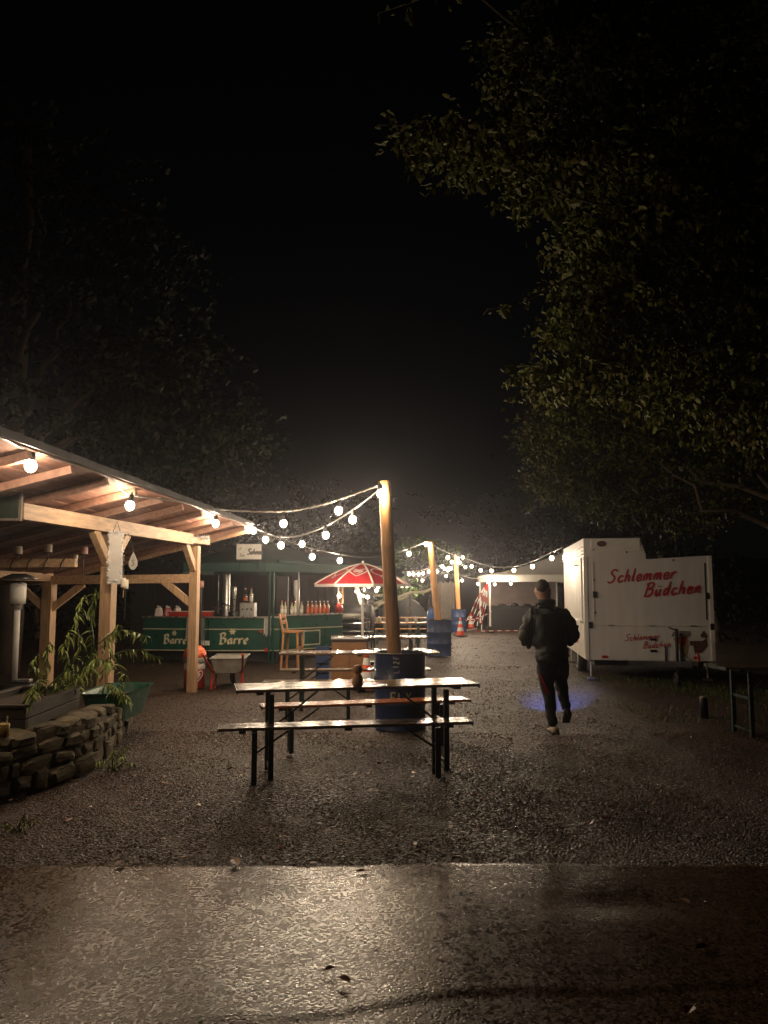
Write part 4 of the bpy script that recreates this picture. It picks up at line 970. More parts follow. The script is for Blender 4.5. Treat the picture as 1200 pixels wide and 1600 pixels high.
wl = wr.tube(ring, .042, 8, cap=False).build('wheel', M['black'], wb, smooth=True); MB().tube([(-.03, .75, .19), (.03, .75, .19)], .11, 16).build('rim', M['redpaint'], wl)

# ------------------------------------------------------------------ parasol, cabinet, grill
q = U(567, 915, 17.0); PR = thing('parasol', 'red parasol with white ribs and heart marks beside the bar', 'parasol', (q.x, 17.0, 0), R(8))
zr, za, rr = U(567, 913, 17.0).z, U(567, 881, 17.0).z, 1.06
ns = 8; rimp = [Vector((rr * math.cos(2 * math.pi * (k + .12) / ns), rr * math.sin(2 * math.pi * (k + .12) / ns), zr)) for k in range(ns)]
apx = Vector((0, 0, za))
def pan(k, s_, t_):
    a_, b_ = rimp[k], rimp[(k + 1) % ns]; e = a_.lerp(b_, s_); p_ = apx.lerp(e, t_); p_.z = za - (za - zr) * (t_ ** 1.45); return p_
for k in range(ns):
    vs = []; fs = []; n1, n2 = 6, 8
    for j in range(n2 + 1):
        for i in range(n1 + 1): vs.append(pan(k, .03 + .94 * i / n1, .02 + .98 * j / n2))
    for j in range(n2):
        for i in range(n1): fs.append((j * 7 + i, j * 7 + i + 1, j * 7 + i + 8, j * 7 + i + 7))
    MB().add(vs, fs).build('panel', M['umbred'] if k != 4 else M['umbred'], PR, smooth=True)
    MB().tube([pan(k, 0, .02 + .98 * j / 8) for j in range(9)], .022, 6).build('seam', M['umbwhite'], PR)
    MB().bar(pan(k, 0, 1) - Vector((0, 0, .025)), pan(k, 1, 1) - Vector((0, 0, .025)), .012, .06).build('hem', M['umbwhite'], PR)
    MB().tube([pan(k, 0, .97) - Vector((0, 0, .02)), (0, 0, zr + .12)], .006, 5).build('rib', M['galv'], PR)
def pmark(k, shp, sc, wd, nm, tm=.62):
    def place(u, v, n):
        t_ = tm - v; ss = .5 + u / max(.2, (.75 * t_)); p_ = pan(k, ss, t_); return tuple(p_ + Vector((p_.x * .006, p_.y * .006, .010 + n)))
    ink(MB(), [[(u * sc, v * sc) for u, v in s_] for s_ in shp], wd, place).build(nm, M['umbwhite'], PR)
bulbshape = [[(-.08, -.25), (-.3, 0), (-.28, .3), (0, .45), (.28, .3), (.3, 0), (.08, -.25), (-.08, -.25), (-.08, -.4), (.08, -.4), (.08, -.25)]]
for k in range(8): pmark(k, heart if k % 2 == 1 else bulbshape, .42, .035, 'heart_mark' if k % 2 else 'outline_mark')
MB().tube([(0, 0, .03), (0, 0, za + .03)], .02, 10).build('pole', M['white_trim'], PR); MB().lathe([(.25, 0), (.25, .06), (.05, .09), (.04, .3)], 20).build('foot', M['darkmetal'], PR)
MB().sphere((0, 0, za + .04), .03).build('finial', M['white_trim'], PR, smooth=True)

q = U(550, 1050, 14.6); cb = thing('brown_cabinet', 'plain brown wooden cabinet behind the second table', 'cabinet', (q.x, 13.55, 0), R(2))
cb.location.y = 13.5
MB().box((0, .02, .39), (.60, .4, .70)).build('carcass', M['board'], cb, bevel=.004); MB().box((0, 0.0, .76), (.64, .46, .03)).build('lid', M['planter'], cb, bevel=.004)
for x in (-.15, .15): MB().box((x, -.187, .40), (.285, .016, .64)).build('door', M['board'], cb, bevel=.003)
for x in (-.25, .25): MB().box((x, 0, .02), (.06, .34, .04)).build('foot', M['black'], cb)
bl = thing('blue_crate', 'dark blue slatted crate left of the brown cabinet', 'crate', (q.x - .47, 13.7, 0), 0)
for k in range(4): MB().box((0, -.15, .09 + .16 * k), (.22, .02, .12)).build('slat', M['drum'], bl)
for x in (-.1, .1): MB().box((x, -.12, .33), (.03, .03, .66)).build('upright', M['drum'], bl)
MB().box((0, .02, .30), (.2, .24, .6)).build('inner', M['black'], bl)
# black grill with chimney
q = U(548, 985, 19.5); gr = thing('barrel_grill', 'black round bodied grill with a pale chimney and chrome fittings under the parasol', 'grill', (q.x, 19.5, 0), R(-14))
MB().tube([(-.62, 0, .92), (-.58, 0, .92), (.5, 0, .92), (.55, 0, .92)], [.30, .33, .33, .30], 24).build('barrel', M['black'], gr, smooth=True)
MB().tube([(-.45, -.32, .95), (.35, -.32, .95)], [.075, .075], 16).build('side_drum', M['greypaint'], gr, smooth=True)
MB().tube([(.3, 0, 1.2), (.22, 0, 1.45), (.12, 0, 1.75)], [.07, .06, .06], 14).build('chimney', M['white_trim'], gr, smooth=True)
MB().box((0, -.05, .55), (1.1, .5, .06)).build('shelf', M['darkmetal'], gr); MB().box((.42, -.3, .78), (.28, .2, .3)).build('burner_box', M['chrome'], gr, bevel=.04)
for k in range(4): MB().sphere((.2 + .13 * k, -.42, .93 - .03 * (k % 2)), .035, 10, 6).build('knob', M['chrome'], gr, smooth=True)
for x in (-.5, .5):
    for y in (-.2, .2): MB().tube([(x, y, 0), (x * .9, y, .7)], .02, 8).build('leg', M['darkmetal'], gr)
MB().tube([(-.5, -.4, .78), (.6, -.4, .80)], .014, 8).build('handle', M['chrome'], gr)

# small glasses on the far table
for k, px in enumerate((577, 589, 600 - 6, 636, 650)):
    q = U(px, 965, 20.4); g = thing('jar', 'small clear jar, %s from the left on the orange table' % ords[k], 'jar', (q.x, 20.42, .762), 0, 'jars on the orange table')
    MB().lathe([(.035, 0), (.04, .01), (.04, .09), (.033, .11), (.033, .12), (0, .12)], 12).build('jar_glass', M['clearb'], g, smooth=True); MB().lathe([(.037, .115), (.037, .135), (0, .137)], 12).build('lid', M['galv'], g)

# red-white bottle/cone by the cabinet, traffic cones
def cone(lab, x, d, h, z=0):
    root = thing('traffic_cone', lab, 'cone', (x, d, z), .3, 'orange and white cones'); r0 = h * .24
    MB().box((0, 0, .015), (h * .62, h * .62, .03)).build('base', M['black'], root, bevel=.006)
    zs = [.03, .28 * h, .48 * h, .66 * h, .84 * h, h]
    for k in range(5):
        ra = r0 * (1 - zs[k] / h * .82); rb = r0 * (1 - zs[k + 1] / h * .82); MB().lathe([(ra, zs[k]), (rb, zs[k + 1])], 20, cap=(k == 4)).build('band', M['coneor'] if k % 2 == 0 else M['tapew'], root, smooth=True)
cone('orange and white traffic cone in front of the farthest drum', U(719, 990, 27.5).x, 27.4, .62)
cone('traffic cone behind the barrier tape near the white tent', U(736, 978, 33).x, 33, .6)
cone('small red and white cone standing behind the second table', U(573, 1012, 12.6).x, 12.6, .62)

# ------------------------------------------------------------------ white tent, barrier tape
TD = 29.5; tL, tR = U(766, 980, TD).x, U(766, 980, TD).x + 3.2
TN = thing('party_tent', 'white party tent with a valance behind the walking person', 'tent', ((tL + tR) / 2, TD + 1.5, 0))
zv0, zv1, zp = U(766, 909, TD).z, U(766, 898, TD).z, U(860, 868, TD + 1.5).z
for x in (tL, tR):
    for y in (TD, TD + 3.0):
        MB().box((x, y, zv0 / 2), (.06, .06, zv0)).build('leg', M['white_trim'], TN, world=True, bevel=.004); MB().box((x, y, .12), (.28, .28, .24)).build('foot_weight', M['black'], TN, world=True, bevel=.03)
cs = [Vector((tL - .06, TD - .06, 0)), Vector((tR + .06, TD - .06, 0)), Vector((tR + .06, TD + 3.06, 0)), Vector((tL - .06, TD + 3.06, 0))]
pk = Vector((U(880, 868, TD + 1.5).x, TD + 1.5, zp + .12))
for i in range(4):
    a, b = cs[i], cs[(i + 1) % 4]
    MB().bar(a + Vector((0, 0, (zv0 + zv1) / 2)), b + Vector((0, 0, (zv0 + zv1) / 2)), .02, zv1 - zv0).build('valance', M['canvas'], TN, world=True)
    vs = []; fs = []
    for j in range(7):
        for k in range(9):
            t_ = j / 6; p_ = a.lerp(b, k / 8); p_.z = zv1; e = p_.lerp(pk, t_); e.z -= .16 * math.sin(math.pi * t_) * (1 - abs(k / 4 - 1) * .3); vs.append(e)
    for j in range(6):
        for k in range(8): fs.append((j * 9 + k, j * 9 + k + 1, j * 9 + k + 10, j * 9 + k + 9))
    MB().add(vs, fs).build('roof_cloth', M['canvas'], TN, world=True, smooth=True)
MB().box(((tL + tR) / 2, TD + 3.0, 1.5), (3.2, .02, 1.1)).build('added_backing', M['backing'], TN, world=True)  # added brown sheet, stands for the dim view through the tent
ct = thing('added_counter', 'added black clothed counter filling the dark inside the white tent', 'counter', ((tL + tR) / 2, TD + 1.7, 0))  # added black block, gives the dark lower half of the tent interior
MB().box((0, 0, .93), (2.9, .7, .04)).build('top', M['black'], ct, bevel=.01); MB().box((0, 0, .455), (2.86, .66, .91)).build('skirt', M['black'], ct, bevel=.02)
for k in range(4): MB().sphere((-.9 + .5 * k, -.1, 1.0), .12, 12, 8, (1.4, 1, .55 + .2 * (k % 2))).build('covered_item', M['darkmetal'], ct, smooth=True)
GTN = thing('green_tent', 'green tent roof behind the white party tent', 'tent', (tR + .6, 36, 0))
zg = U(880, 895, 36).z
for i, (sx, sy) in enumerate(((-1.6, 0), (1.6, 0), (-1.6, 3), (1.6, 3))):
    MB().box((tR + .9 + sx, 36 + sy, zg / 2), (.06, .06, zg)).build('leg', M['galv'], GTN, world=True)
g4 = [Vector((tR + .9 + sx, 36 + sy, zg)) for sx, sy in ((-1.7, -.1), (1.7, -.1), (1.7, 3.1), (-1.7, 3.1))]; gp = Vector((tR + .9, 37.5, zg + 1.0))
for i in range(4):
    MB().add([g4[i], g4[(i + 1) % 4], gp], [(0, 1, 2)]).build('roof_cloth', M['greencanvas'], GTN, world=True); MB().bar(g4[i], g4[(i + 1) % 4], .02, .3).build('valance', M['greencanvas'], GTN, world=True)
# barrier tape strips from the tent corner to the ground
top = Vector((tL - .05, TD - .1, zv1 - .1))
BT = thing('barrier_tape', 'red and white barrier tape strips slanting from the tent corner to the ground', 'tape', (tL - 1.0, TD - .2, 0))
ends = [(728, 970), (733, 975), (740, 975), (746, 978), (752, 984)]
for k, (px, py) in enumerate(ends):
    e = U(px, py, TD - .3 - .1 * k); e.z = max(e.z, .35 if k < 3 else .02)
    pts = [top.lerp(e, i / 18) + Vector((.03 * math.sin(i * .5 + k), 0, -.12 * math.sin(math.pi * i / 18) * (1 if k > 1 else .2))) for i in range(19)]
    for i in range(0, 18, 2):
        MB().bar(pts[i], pts[i + 2], .032, .004, up=(0, 1, .2)).build('red_band' if i % 4 else 'white_band', M['redpaint'] if i % 4 else M['tapew'], BT, world=True)
for k, (pa, pb_) in enumerate((((727, 968), (768, 955)), ((728, 985), (745, 982)), ((745, 986), (822, 985)))):
    A, B = U(*pa, TD - .3), U(*pb_, TD - .3); A.z = max(A.z, .03); B.z = max(B.z, .03)
    dip = lambda i: A.lerp(B, i / 12) - Vector((0, 0, .1 * math.sin(math.pi * i / 12) * (k == 0)))
    for i in range(12): MB().bar(dip(i), dip(i + 1), .04, .004, up=(0, 1, .1)).build('white_band' if i % 2 else 'red_band', M['tapew'] if i % 2 else M['redpaint'], BT, world=True)

# ------------------------------------------------------------------ food trailer
TRL = thing('food_trailer', 'white food trailer with red script lettering parked at the right', 'trailer', (3.61, 14.0, 0), AX)
W_, Lg = 2.2, 3.75; zB, zT1, zT2 = .36, 2.53, 2.21
TRpt = lambda x, y, z: (x, y, z)
prof = [(0, zB), (W_, zB), (W_, zT2), (1.09, zT2 - .06), (1.075, zT2 + .06), (1.03, zT2 + .2), (1.02, zT1 - .12), (1.0, zT1), (0, zT1)]
MB().prism(prof, lambda u, v: (u, 0, v), lambda u, v: (u, Lg, v)).build('body', M['white'], TRL, bevel=.012)
for x in (.02, W_ - .03): MB().box((x, -.004, (zB + zT2) / 2), (.07, .03, zT2 - zB - .02)).build('corner_profile', M['white_trim'], TRL, bevel=.006)
MB().box((.56, -.006, zT1 - .10), (.86, .018, .16)).build('roof_box', M['white_trim'], TRL, bevel=.006)
MB().box((.56, -.01, zT1 - .215), (.9, .02, .025)).build('roof_profile', M['white_trim'], TRL, bevel=.004)
MB().prism([(.32 + .085 * math.cos(k * math.pi / 10), zT1 - .10 + .052 * math.sin(k * math.pi / 10)) for k in range(20)], lambda u, v: (u, -.022, v), lambda u, v: (u, -.012, v)).build('oval_vent', M['brownprint'], TRL)
MB().box((W_ / 2, -.008, .97), (W_ - .2, .012, .014)).build('seam', M['dirtywhite'], TRL)
MB().box((.16, -.008, 1.6), (.008, .012, 1.0)).build('seam', M['dirtywhite'], TRL); MB().box((W_ - .12, -.008, 1.58), (.012, .014, 1.0)).build('seam', M['darkmetal'], TRL)
for x, z in ((.17, 1.52), (W_ - .10, 1.50), (.08, .98), (W_ - .04, .96)): MB().box((x, -.022, z), (.055, .03, .11)).build('latch', M['black'], TRL, bevel=.006)
for x, z in ((.17, 2.32), (.17, 1.78), (.17, 1.2), (.75, 2.28), (1.55, 2.13), (W_ - .38, 1.63)): MB().box((x, -.012, z), (.022, .016, .03)).build('rivet', M['darkmetal'], TRL)
for x in (.45, 1.15, 1.85): MB().tube([(x - .05, -.016, .972), (x + .05, -.016, .972)], .011, 8).build('hinge', M['galv'], TRL)
for x in (.32, W_ - .32): MB().box((x, -.01, .42), (.10, .014, .045)).build('reflector', M['redpaint'], TRL, bevel=.004)
for k in range(9): MB().tube([(.26 + .215 * k, -.012, .385), (.26 + .215 * k, -.016, .385)], .008, 8).build('rivet', M['galv'], TRL)
fp = lambda x0, z0: (lambda u, v, n: (x0 + u * math.cos(.07), -.004 - n, z0 + v + u * .07))
for txt, h_, gap_, x_, z_, pw_, lf in (('Schlemmer', .225, .11, .40, 1.725, .036, .004), ('Budchen', .235, .13, 1.03, 1.485, .036, .0085), ('Schlemmer', .115, .10, .67, .700, .014, .004), ('Budchen', .115, .12, .98, .575, .014, .0085)):
    s_, w1 = strokes(txt, h_, .3, gap_); ink(MB(), s_, pw_, fp(x_, z_), lf).build('lettering', M['red'], TRL)
def decal(nm, poly, m, lift=.005): MB().prism(poly, lambda u, v: (u, -.003 - lift, v - .17), lambda u, v: (u, -.001, v - .17)).build(nm, M[m], TRL)
decal('food_print', [(1.50, .93), (1.58, .74), (1.66, .60), (1.72, .62), (1.76, .80), (1.74, .94)], 'fries', .004)
decal('food_print', [(1.53, .96), (1.60, .82), (1.70, .78), (1.74, .97)], 'redpaint', .006)
decal('food_print', [(1.47, .95), (1.50, 1.03), (1.60, 1.06), (1.78, 1.05), (1.79, .97), (1.66, .94), (1.55, .97)], 'greyprint', .008)
decal('food_print', [(1.78, .88), (2.0, .88), (2.06, .94), (2.08, .80), (1.98, .68), (1.86, .66), (1.84, .80), (1.78, .80)], 'brownprint', .004)
decal('food_print', [(1.96, .98), (2.02, 1.06), (2.08, .98), (2.07, .93), (1.98, .94)], 'brownprint', .006)
decal('food_print', [(1.77, .78), (1.83, .78), (1.86, .64), (1.80, .66)], 'sign', .007)
for z in (.73, .53): MB().box((1.16, -.012, z), (.11, .02, .04)).build('reflector', M['darkmetal'], TRL, bevel=.004)
# left (serving) side
MB().box((-.012, Lg / 2 + .05, 1.62), (.024, Lg - .5, 1.15)).build('serving_hatch', M['dirtywhite'], TRL, bevel=.008)
MB().box((-.03, Lg / 2 + .05, 1.03), (.06, Lg - .45, .04)).build('counter_ledge', M['white_trim'], TRL, bevel=.006)
for z in (2.25, 2.31, 2.38): MB().box((-.018, Lg / 2, z), (.03, Lg - .15, .022)).build('awning_profile', M['white_trim'], TRL, bevel=.004)
MB().box((-.008, Lg / 2, .7), (.016, Lg - .2, .6)).build('skirt_panel', M['dirtywhite'], TRL, bevel=.004)
for k in range(5): MB().box((-.018, .5 + .6 * k, .62), (.008, .16, .05 + .02 * (k % 2))).build('scuff_plate', M['redpaint'] if k % 2 else M['dirtywhite'], TRL)
MB().box((-.08, Lg / 2 - .3, 2.02), (.05, 1.4, .05)).build('tube_lamp', M['tube'], TRL, bevel=.01); MB().box((-.05, Lg / 2 - .3, 2.065), (.10, 1.5, .03)).build('lamp_cover', M['white_trim'], TRL)
for x, y in ((.1, .15), (W_ - .1, .15), (.1, Lg - .3)):
    MB().tube([(x, y, zB), (x, y, .06)], .022, 8).build('support_leg', M['galv'], TRL); MB().box((x, y, .025), (.14, .14, .03)).build('foot_pad', M['galv'], TRL)
for x in (.12, W_ - .12):
    ring = [(x, Lg / 2 + .28 * math.cos(k * math.pi / 12), .30 + .28 * math.sin(k * math.pi / 12)) for k in range(25)]
    wl = MB().tube(ring, .09, 10, cap=False).build('wheel', M['black'], TRL, smooth=True); MB().tube([(x - .06, Lg / 2, .3), (x + .06, Lg / 2, .3)], .2, 20).build('rim', M['galv'], wl)
MB().box((W_ / 2, Lg / 2, .30), (W_ - .3, Lg - .2, .08)).build('chassis', M['darkmetal'], TRL)
# drawbar and jockey wheel
for x in (.75, W_ - .45): MB().bar((x, .05, .31), (1.55, -1.15, .40), .07, .09).build('drawbar', M['darkmetal'], TRL, bevel=.004)
MB().bar((1.55, -1.1, .42), (1.56, -1.5, .44), .07, .07).build('hitch', M['darkmetal'], TRL, bevel=.01); MB().tube([(1.56, -1.42, .46), (1.60, -1.25, .60)], .016, 8).build('hitch_handle', M['redpaint'], TRL)
MB().tube([(1.42, -.62, .12), (1.42, -.62, .95)], .026, 10).build('jockey_post', M['darkmetal'], TRL); MB().tube([(1.42, -.62, .92), (1.30, -.62, .97)], .012, 8).build('crank', M['darkmetal'], TRL)
jw = [(1.40, -.62 + .09 * math.cos(k * math.pi / 8), .11 + .09 * math.sin(k * math.pi / 8)) for k in range(17)]; MB().tube(jw, .035, 8, cap=False).build('jockey_wheel', M['black'], TRL, smooth=True)
MB().tube([(1.62, -.02, .33), (1.62, -.05, .85)], .02, 8).tube([(1.36, -.02, .33), (1.36, -.03, .62)], .014, 8).build('coupling_post', M['darkmetal'], TRL)
MB().tube(catmull([(1.6, -.05, .5), (1.66, -.2, .35), (1.58, -.5, .28), (1.7, -.9, .33), (1.6, -1.2, .42)], 5), .014, 6).build('cable', M['black'], TRL)
# low grey post by the drawbar
q = U(1100, 1112, 9.9); gp_ = thing('short_post', 'short grey post on the ground below the trailer drawbar', 'post', (q.x, 9.9, 0))
MB().lathe([(.052, -.05), (.048, .24), (.04, .26), (0, .265)], 16).build('post_body', M['darkmetal'], gp_, smooth=True); MB().lathe([(.042, .255), (.036, .27), (0, .275)], 16).build('cap', M['greypaint'], gp_, smooth=True)

# ------------------------------------------------------------------ walking person
PX, PD_ = 1.90, 8.85
PS = thing('person', 'person in a black jacket and dark trousers walking away across the yard', 'person', (PX, PD_, 0), R(0))
def skin(name, verts, edges, radii, m, parent, sub=2, root=0):
    me = bpy.data.meshes.new(name); bm = bmesh.new(); ly = bm.verts.layers.skin.verify(); vv = [bm.verts.new(v) for v in verts]
    for a, b in edges: bm.edges.new((vv[a], vv[b]))
    for i, v in enumerate(vv):
        r_ = radii[i]; v[ly].radius = r_ if isinstance(r_, tuple) else (r_, r_); v[ly].use_root = (i == root)
    bm.to_mesh(me); bm.free(); o = bpy.data.objects.new(name, me); COL.objects.link(o); o.parent = parent; me.materials.append(m)
    sk = o.modifiers.new('skin', 'SKIN'); sk.use_smooth_shade = True; sk.branch_smoothing = .6
    ss = o.modifiers.new('sub', 'SUBSURF'); ss.levels = sub; ss.render_levels = sub
    return o
# joints (y is away from the camera); left foot forward, right foot pushing off behind
pel = (.0, .0, .90); ch = (-.02, .02, 1.22); nk = (-.05, .06, 1.44); hdc = (-.075, .10, 1.57)
lsh, lel, lwr = (-.22, .06, 1.36), (-.28, .06, 1.10), (-.20, .30, 1.00)
rsh, rel, rwr = (.16, .05, 1.35), (.24, .02, 1.10), (.14, .28, 1.02)
lhp, lkn, lan = (-.10, .02, .87), (-.04, .10, .50), (.00, .02, .10)
rhp, rkn, ran = (.09, .0, .87), (.13, .19, .53), (.15, .02, .25)
# body: one continuous surface
bv = [pel, ch, nk, (-.06, .075, 1.50), (-.075, .095, 1.58), (-.078, .10, 1.66), lsh, lel, lwr, rsh, rel, rwr, lhp, lkn, lan, rhp, rkn, ran]
be_ = [(0, 1), (1, 2), (2, 3), (3, 4), (4, 5), (1, 6), (6, 7), (7, 8), (1, 9), (9, 10), (10, 11), (0, 12), (12, 13), (13, 14), (0, 15), (15, 16), (16, 17)]
br = [(.14, .1), (.15, .1), .07, .066, (.10, .12), (.08, .10), .04, .034, .026, .04, .034, .026, .07, .045, .034, .07, .045, .034]
body = skin('body', bv, be_, br, M['skin'], PS)
for sx, lab in ((-1, 'ear'), (1, 'ear')):
    MB().sphere((-.078 + sx * .078, .088, 1.585), .03, 10, 8, (.35, .6, 1)).build('ear', M['skin'], PS, smooth=True)
MB().sphere((-.085, .20, 1.575), .02, 8, 6, (.7, 1, 1.3)).build('nose', M['skin'], PS, smooth=True)
for sx in (-.035, .03): MB().sphere((-.08 + sx, .183, 1.61), .012, 8, 6).build('eye', M['sign'], PS, smooth=True)
MB().sphere((-.085, .185, 1.535), .02, 8, 6, (1.1, .4, .35)).build('mouth', M['pinkwax'], PS, smooth=True)
# hair: cap over the back and top of the head
hb = bmesh.new(); bmesh.ops.create_uvsphere(hb, u_segments=24, v_segments=18, radius=1)
bmesh.ops.delete(hb, geom=[v for v in hb.verts if (v.co.z < -.15 and v.co.y > -.15) or v.co.z < -.86 or (v.co.y > .62 and v.co.z < .35)], context='VERTS')
for v in hb.verts: v.co = Vector((-.077 + v.co.x * .081, .095 + v.co.y * .103, 1.625 + v.co.z * .098)) + Vector((random.gauss(0, .0015), random.gauss(0, .0015), random.gauss(0, .0015)))
hm = bpy.data.meshes.new('hair'); hb.to_mesh(hm); hb.free(); hm.materials.append(M['hair']); hm.polygons.foreach_set('use_smooth', [True] * len(hm.polygons)); ho = bpy.data.objects.new('hair', hm); COL.objects.link(ho); ho.parent = PS
# jacket: loose, with wide sleeves
jv = [(.0, .0, .74), (.0, .0, .93), (-.01, .01, 1.12), (-.02, .02, 1.27), (-.045, .045, 1.40), (-.052, .06, 1.45),
      (-.19, .05, 1.345), (-.245, .045, 1.22), (-.29, .05, 1.08), (-.245, .19, 1.02), (-.215, .28, 1.0),
      (.14, .04, 1.34), (.20, .02, 1.22), (.255, .01, 1.08), (.20, .16, 1.03), (.15, .26, 1.02)]
je = [(0, 1), (1, 2), (2, 3), (3, 4), (4, 5), (3, 6), (6, 7), (7, 8), (8, 9), (9, 10), (3, 11), (11, 12), (12, 13), (13, 14), (14, 15)]
jr = [(.245, .18), (.24, .17), (.245, .175), (.225, .17), (.125, .12), (.095, .10), .115, .092, .088, .076, .058, .115, .092, .088, .076, .058]
jk = skin('jacket', jv, je, jr, M['jacket'], PS, 3, root=2)
tx = bpy.data.textures.new('folds', 'CLOUDS'); tx.noise_scale = .07
tx2 = bpy.data.textures.new('creases', 'CLOUDS'); tx2.noise_scale = .035; dm2 = jk.modifiers.new('creases', 'DISPLACE'); dm2.texture = tx2; dm2.strength = .02; dm2.mid_level = .5
dm = jk.modifiers.new('folds', 'DISPLACE'); dm.texture = tx; dm.strength = .06; dm.mid_level = .5
skin('olive_sleeve_patch', [(-.285, .0, 1.18), (-.32, .03, 1.08), (-.30, .1, 1.02)], [(0, 1), (1, 2)], [.05, .075, .055], M['olive'], PS)
# collar
MB().tube([(-.05 + .082 * math.cos(a_), .065 + .085 * math.sin(a_), 1.462) for a_ in [k * math.pi / 8 for k in range(17)]], .036, 8, cap=False).build('collar', M['jacket'], PS, smooth=True)
tv = [(.0, .0, .90), (-.085, .02, .80), (-.065, .06, .64), (-.04, .08, .49), (-.02, .05, .28), (-.005, .02, .07), (.09, .0, .80), (.11, .11, .66), (.13, .185, .53), (.145, .10, .38), (.155, .02, .25)]
te = [(0, 1), (1, 2), (2, 3), (3, 4), (4, 5), (0, 6), (6, 7), (7, 8), (8, 9), (9, 10)]
tr_ = [(.13, .11), .115, .102, .078, .066, .054, .115, .102, .078, .064, .05]
tro = skin('trousers', tv, te, tr_, M['trousers'], PS)
dm = tro.modifiers.new('folds', 'DISPLACE'); dm.texture = tx; dm.strength = .04; dm.mid_level = .5
MB().add([(-.168, .0, .66), (-.150, -.035, .66), (-.03, -.0, .425), (-.09, .0, .445)], [(0, 1, 2, 3)]).build('red_stripe', M['redpaint'], PS)
o = PS.children[-1]; sm = o.modifiers.new('solid', 'SOLIDIFY'); sm.thickness = .012
def shoe(c_, pitch, yaw, nm):
    m_ = Matrix.Translation(Vector(c_)) @ Matrix.Rotation(yaw, 4, 'Z') @ Matrix.Rotation(pitch, 4, 'X')
    secs = [(-.09, .030, .055), (-.06, .04, .075), (0, .042, .075), (.07, .047, .05), (.13, .045, .036), (.17, .025, .025)]
    vs = []; fs = []; n = 12
    for y, w_, h_ in secs:
        for k in range(n):
            a_ = 2 * math.pi * k / n; vs.append(m_ @ Vector((w_ * math.cos(a_), y, max(0, h_ * (.5 + .55 * math.sin(a_))))))
    for i in range(len(secs) - 1):
        for k in range(n): fs.append((i * n + k, i * n + (k + 1) % n, (i + 1) * n + (k + 1) % n, (i + 1) * n + k))
    fs += [tuple(range(n))[::-1], tuple(range(len(vs) - n, len(vs)))]
    s0 = MB().add(vs, fs).build('shoe', M['shoe'] if nm else M['trousers'], PS, smooth=True)
    MB().box((0, .04, .008), (.085, .25, .02)).build('sole', M['black'], s0); PSo = s0.children[0]; PSo.matrix_local = m_
shoe((.005, .02, .005), R(0), R(4), True); shoe((.155, .01, .185), R(-32), R(-6), False)
# hands: palm plus five fingers each, closed round a torch (left) and a strap (right)
def hand(w0, sgn, nm):
    w0 = Vector(w0); verts = [w0, w0 + Vector((0, .05, .0)), w0 + Vector((0, .09, 0))]; ed = [(0, 1), (1, 2)]; rd = [.024, (.036, .018), (.038, .016)]
    for k in range(4):
        x = (-.03 + .02 * k); L_ = (.030, .036, .034, .026)[k]; i0 = len(verts)
        verts += [w0 + Vector((x, .10, .0)), w0 + Vector((x, .10 + L_, -.012)), w0 + Vector((x, .10 + L_ * .9, -.045)), w0 + Vector((x, .10 + L_ * .1, -.055))]
        ed += [(2, i0), (i0, i0 + 1), (i0 + 1, i0 + 2), (i0 + 2, i0 + 3)]; rd += [.010, .009, .0085, .007]
    i0 = len(verts); verts += [w0 + Vector((sgn * .045, .05, -.012)), w0 + Vector((sgn * .05, .085, -.035)), w0 + Vector((sgn * .025, .11, -.05))]; ed += [(1, i0), (i0, i0 + 1), (i0 + 1, i0 + 2)]; rd += [.012, .010, .0085]
    return skin(nm, verts, ed, rd, M['skin'], PS, 1)
hand((-.21, .28, 1.0), 1, 'hand'); hand((.15, .265, 1.02), -1, 'hand')
to = thing('torch', 'small hand torch held in front of the walking person casting blue light', 'torch', (PX - .21, PD_ + .40, .965), 0)
dirv = (Vector((U(866, 1088, 11.4).x, 11.4, 0)) - Vector((PX - .21, PD_ + .40, .965))).normalized()
MB().tube([-dirv * .07, dirv * .06, dirv * .075, dirv * .11], [.015, .015, .024, .026], 14).build('barrel', M['darkmetal'], to, smooth=True)
MB().tube([dirv * .111, dirv * .113], [.022, .022], 14).build('lens', M['torchlens'], to)
sl = bpy.data.lights.new('torch_light', 'SPOT'); sl.energy = 2300; sl.color = (.09, .2, 1.0); sl.spot_size = R(28); sl.spot_blend = 1.0; sl.shadow_soft_size = .015
so = bpy.data.objects.new('torch_light', sl); COL.objects.link(so); so.parent = to; so.location = dirv * .13; so.rotation_euler = dirv.to_track_quat('-Z', 'Y').to_euler()

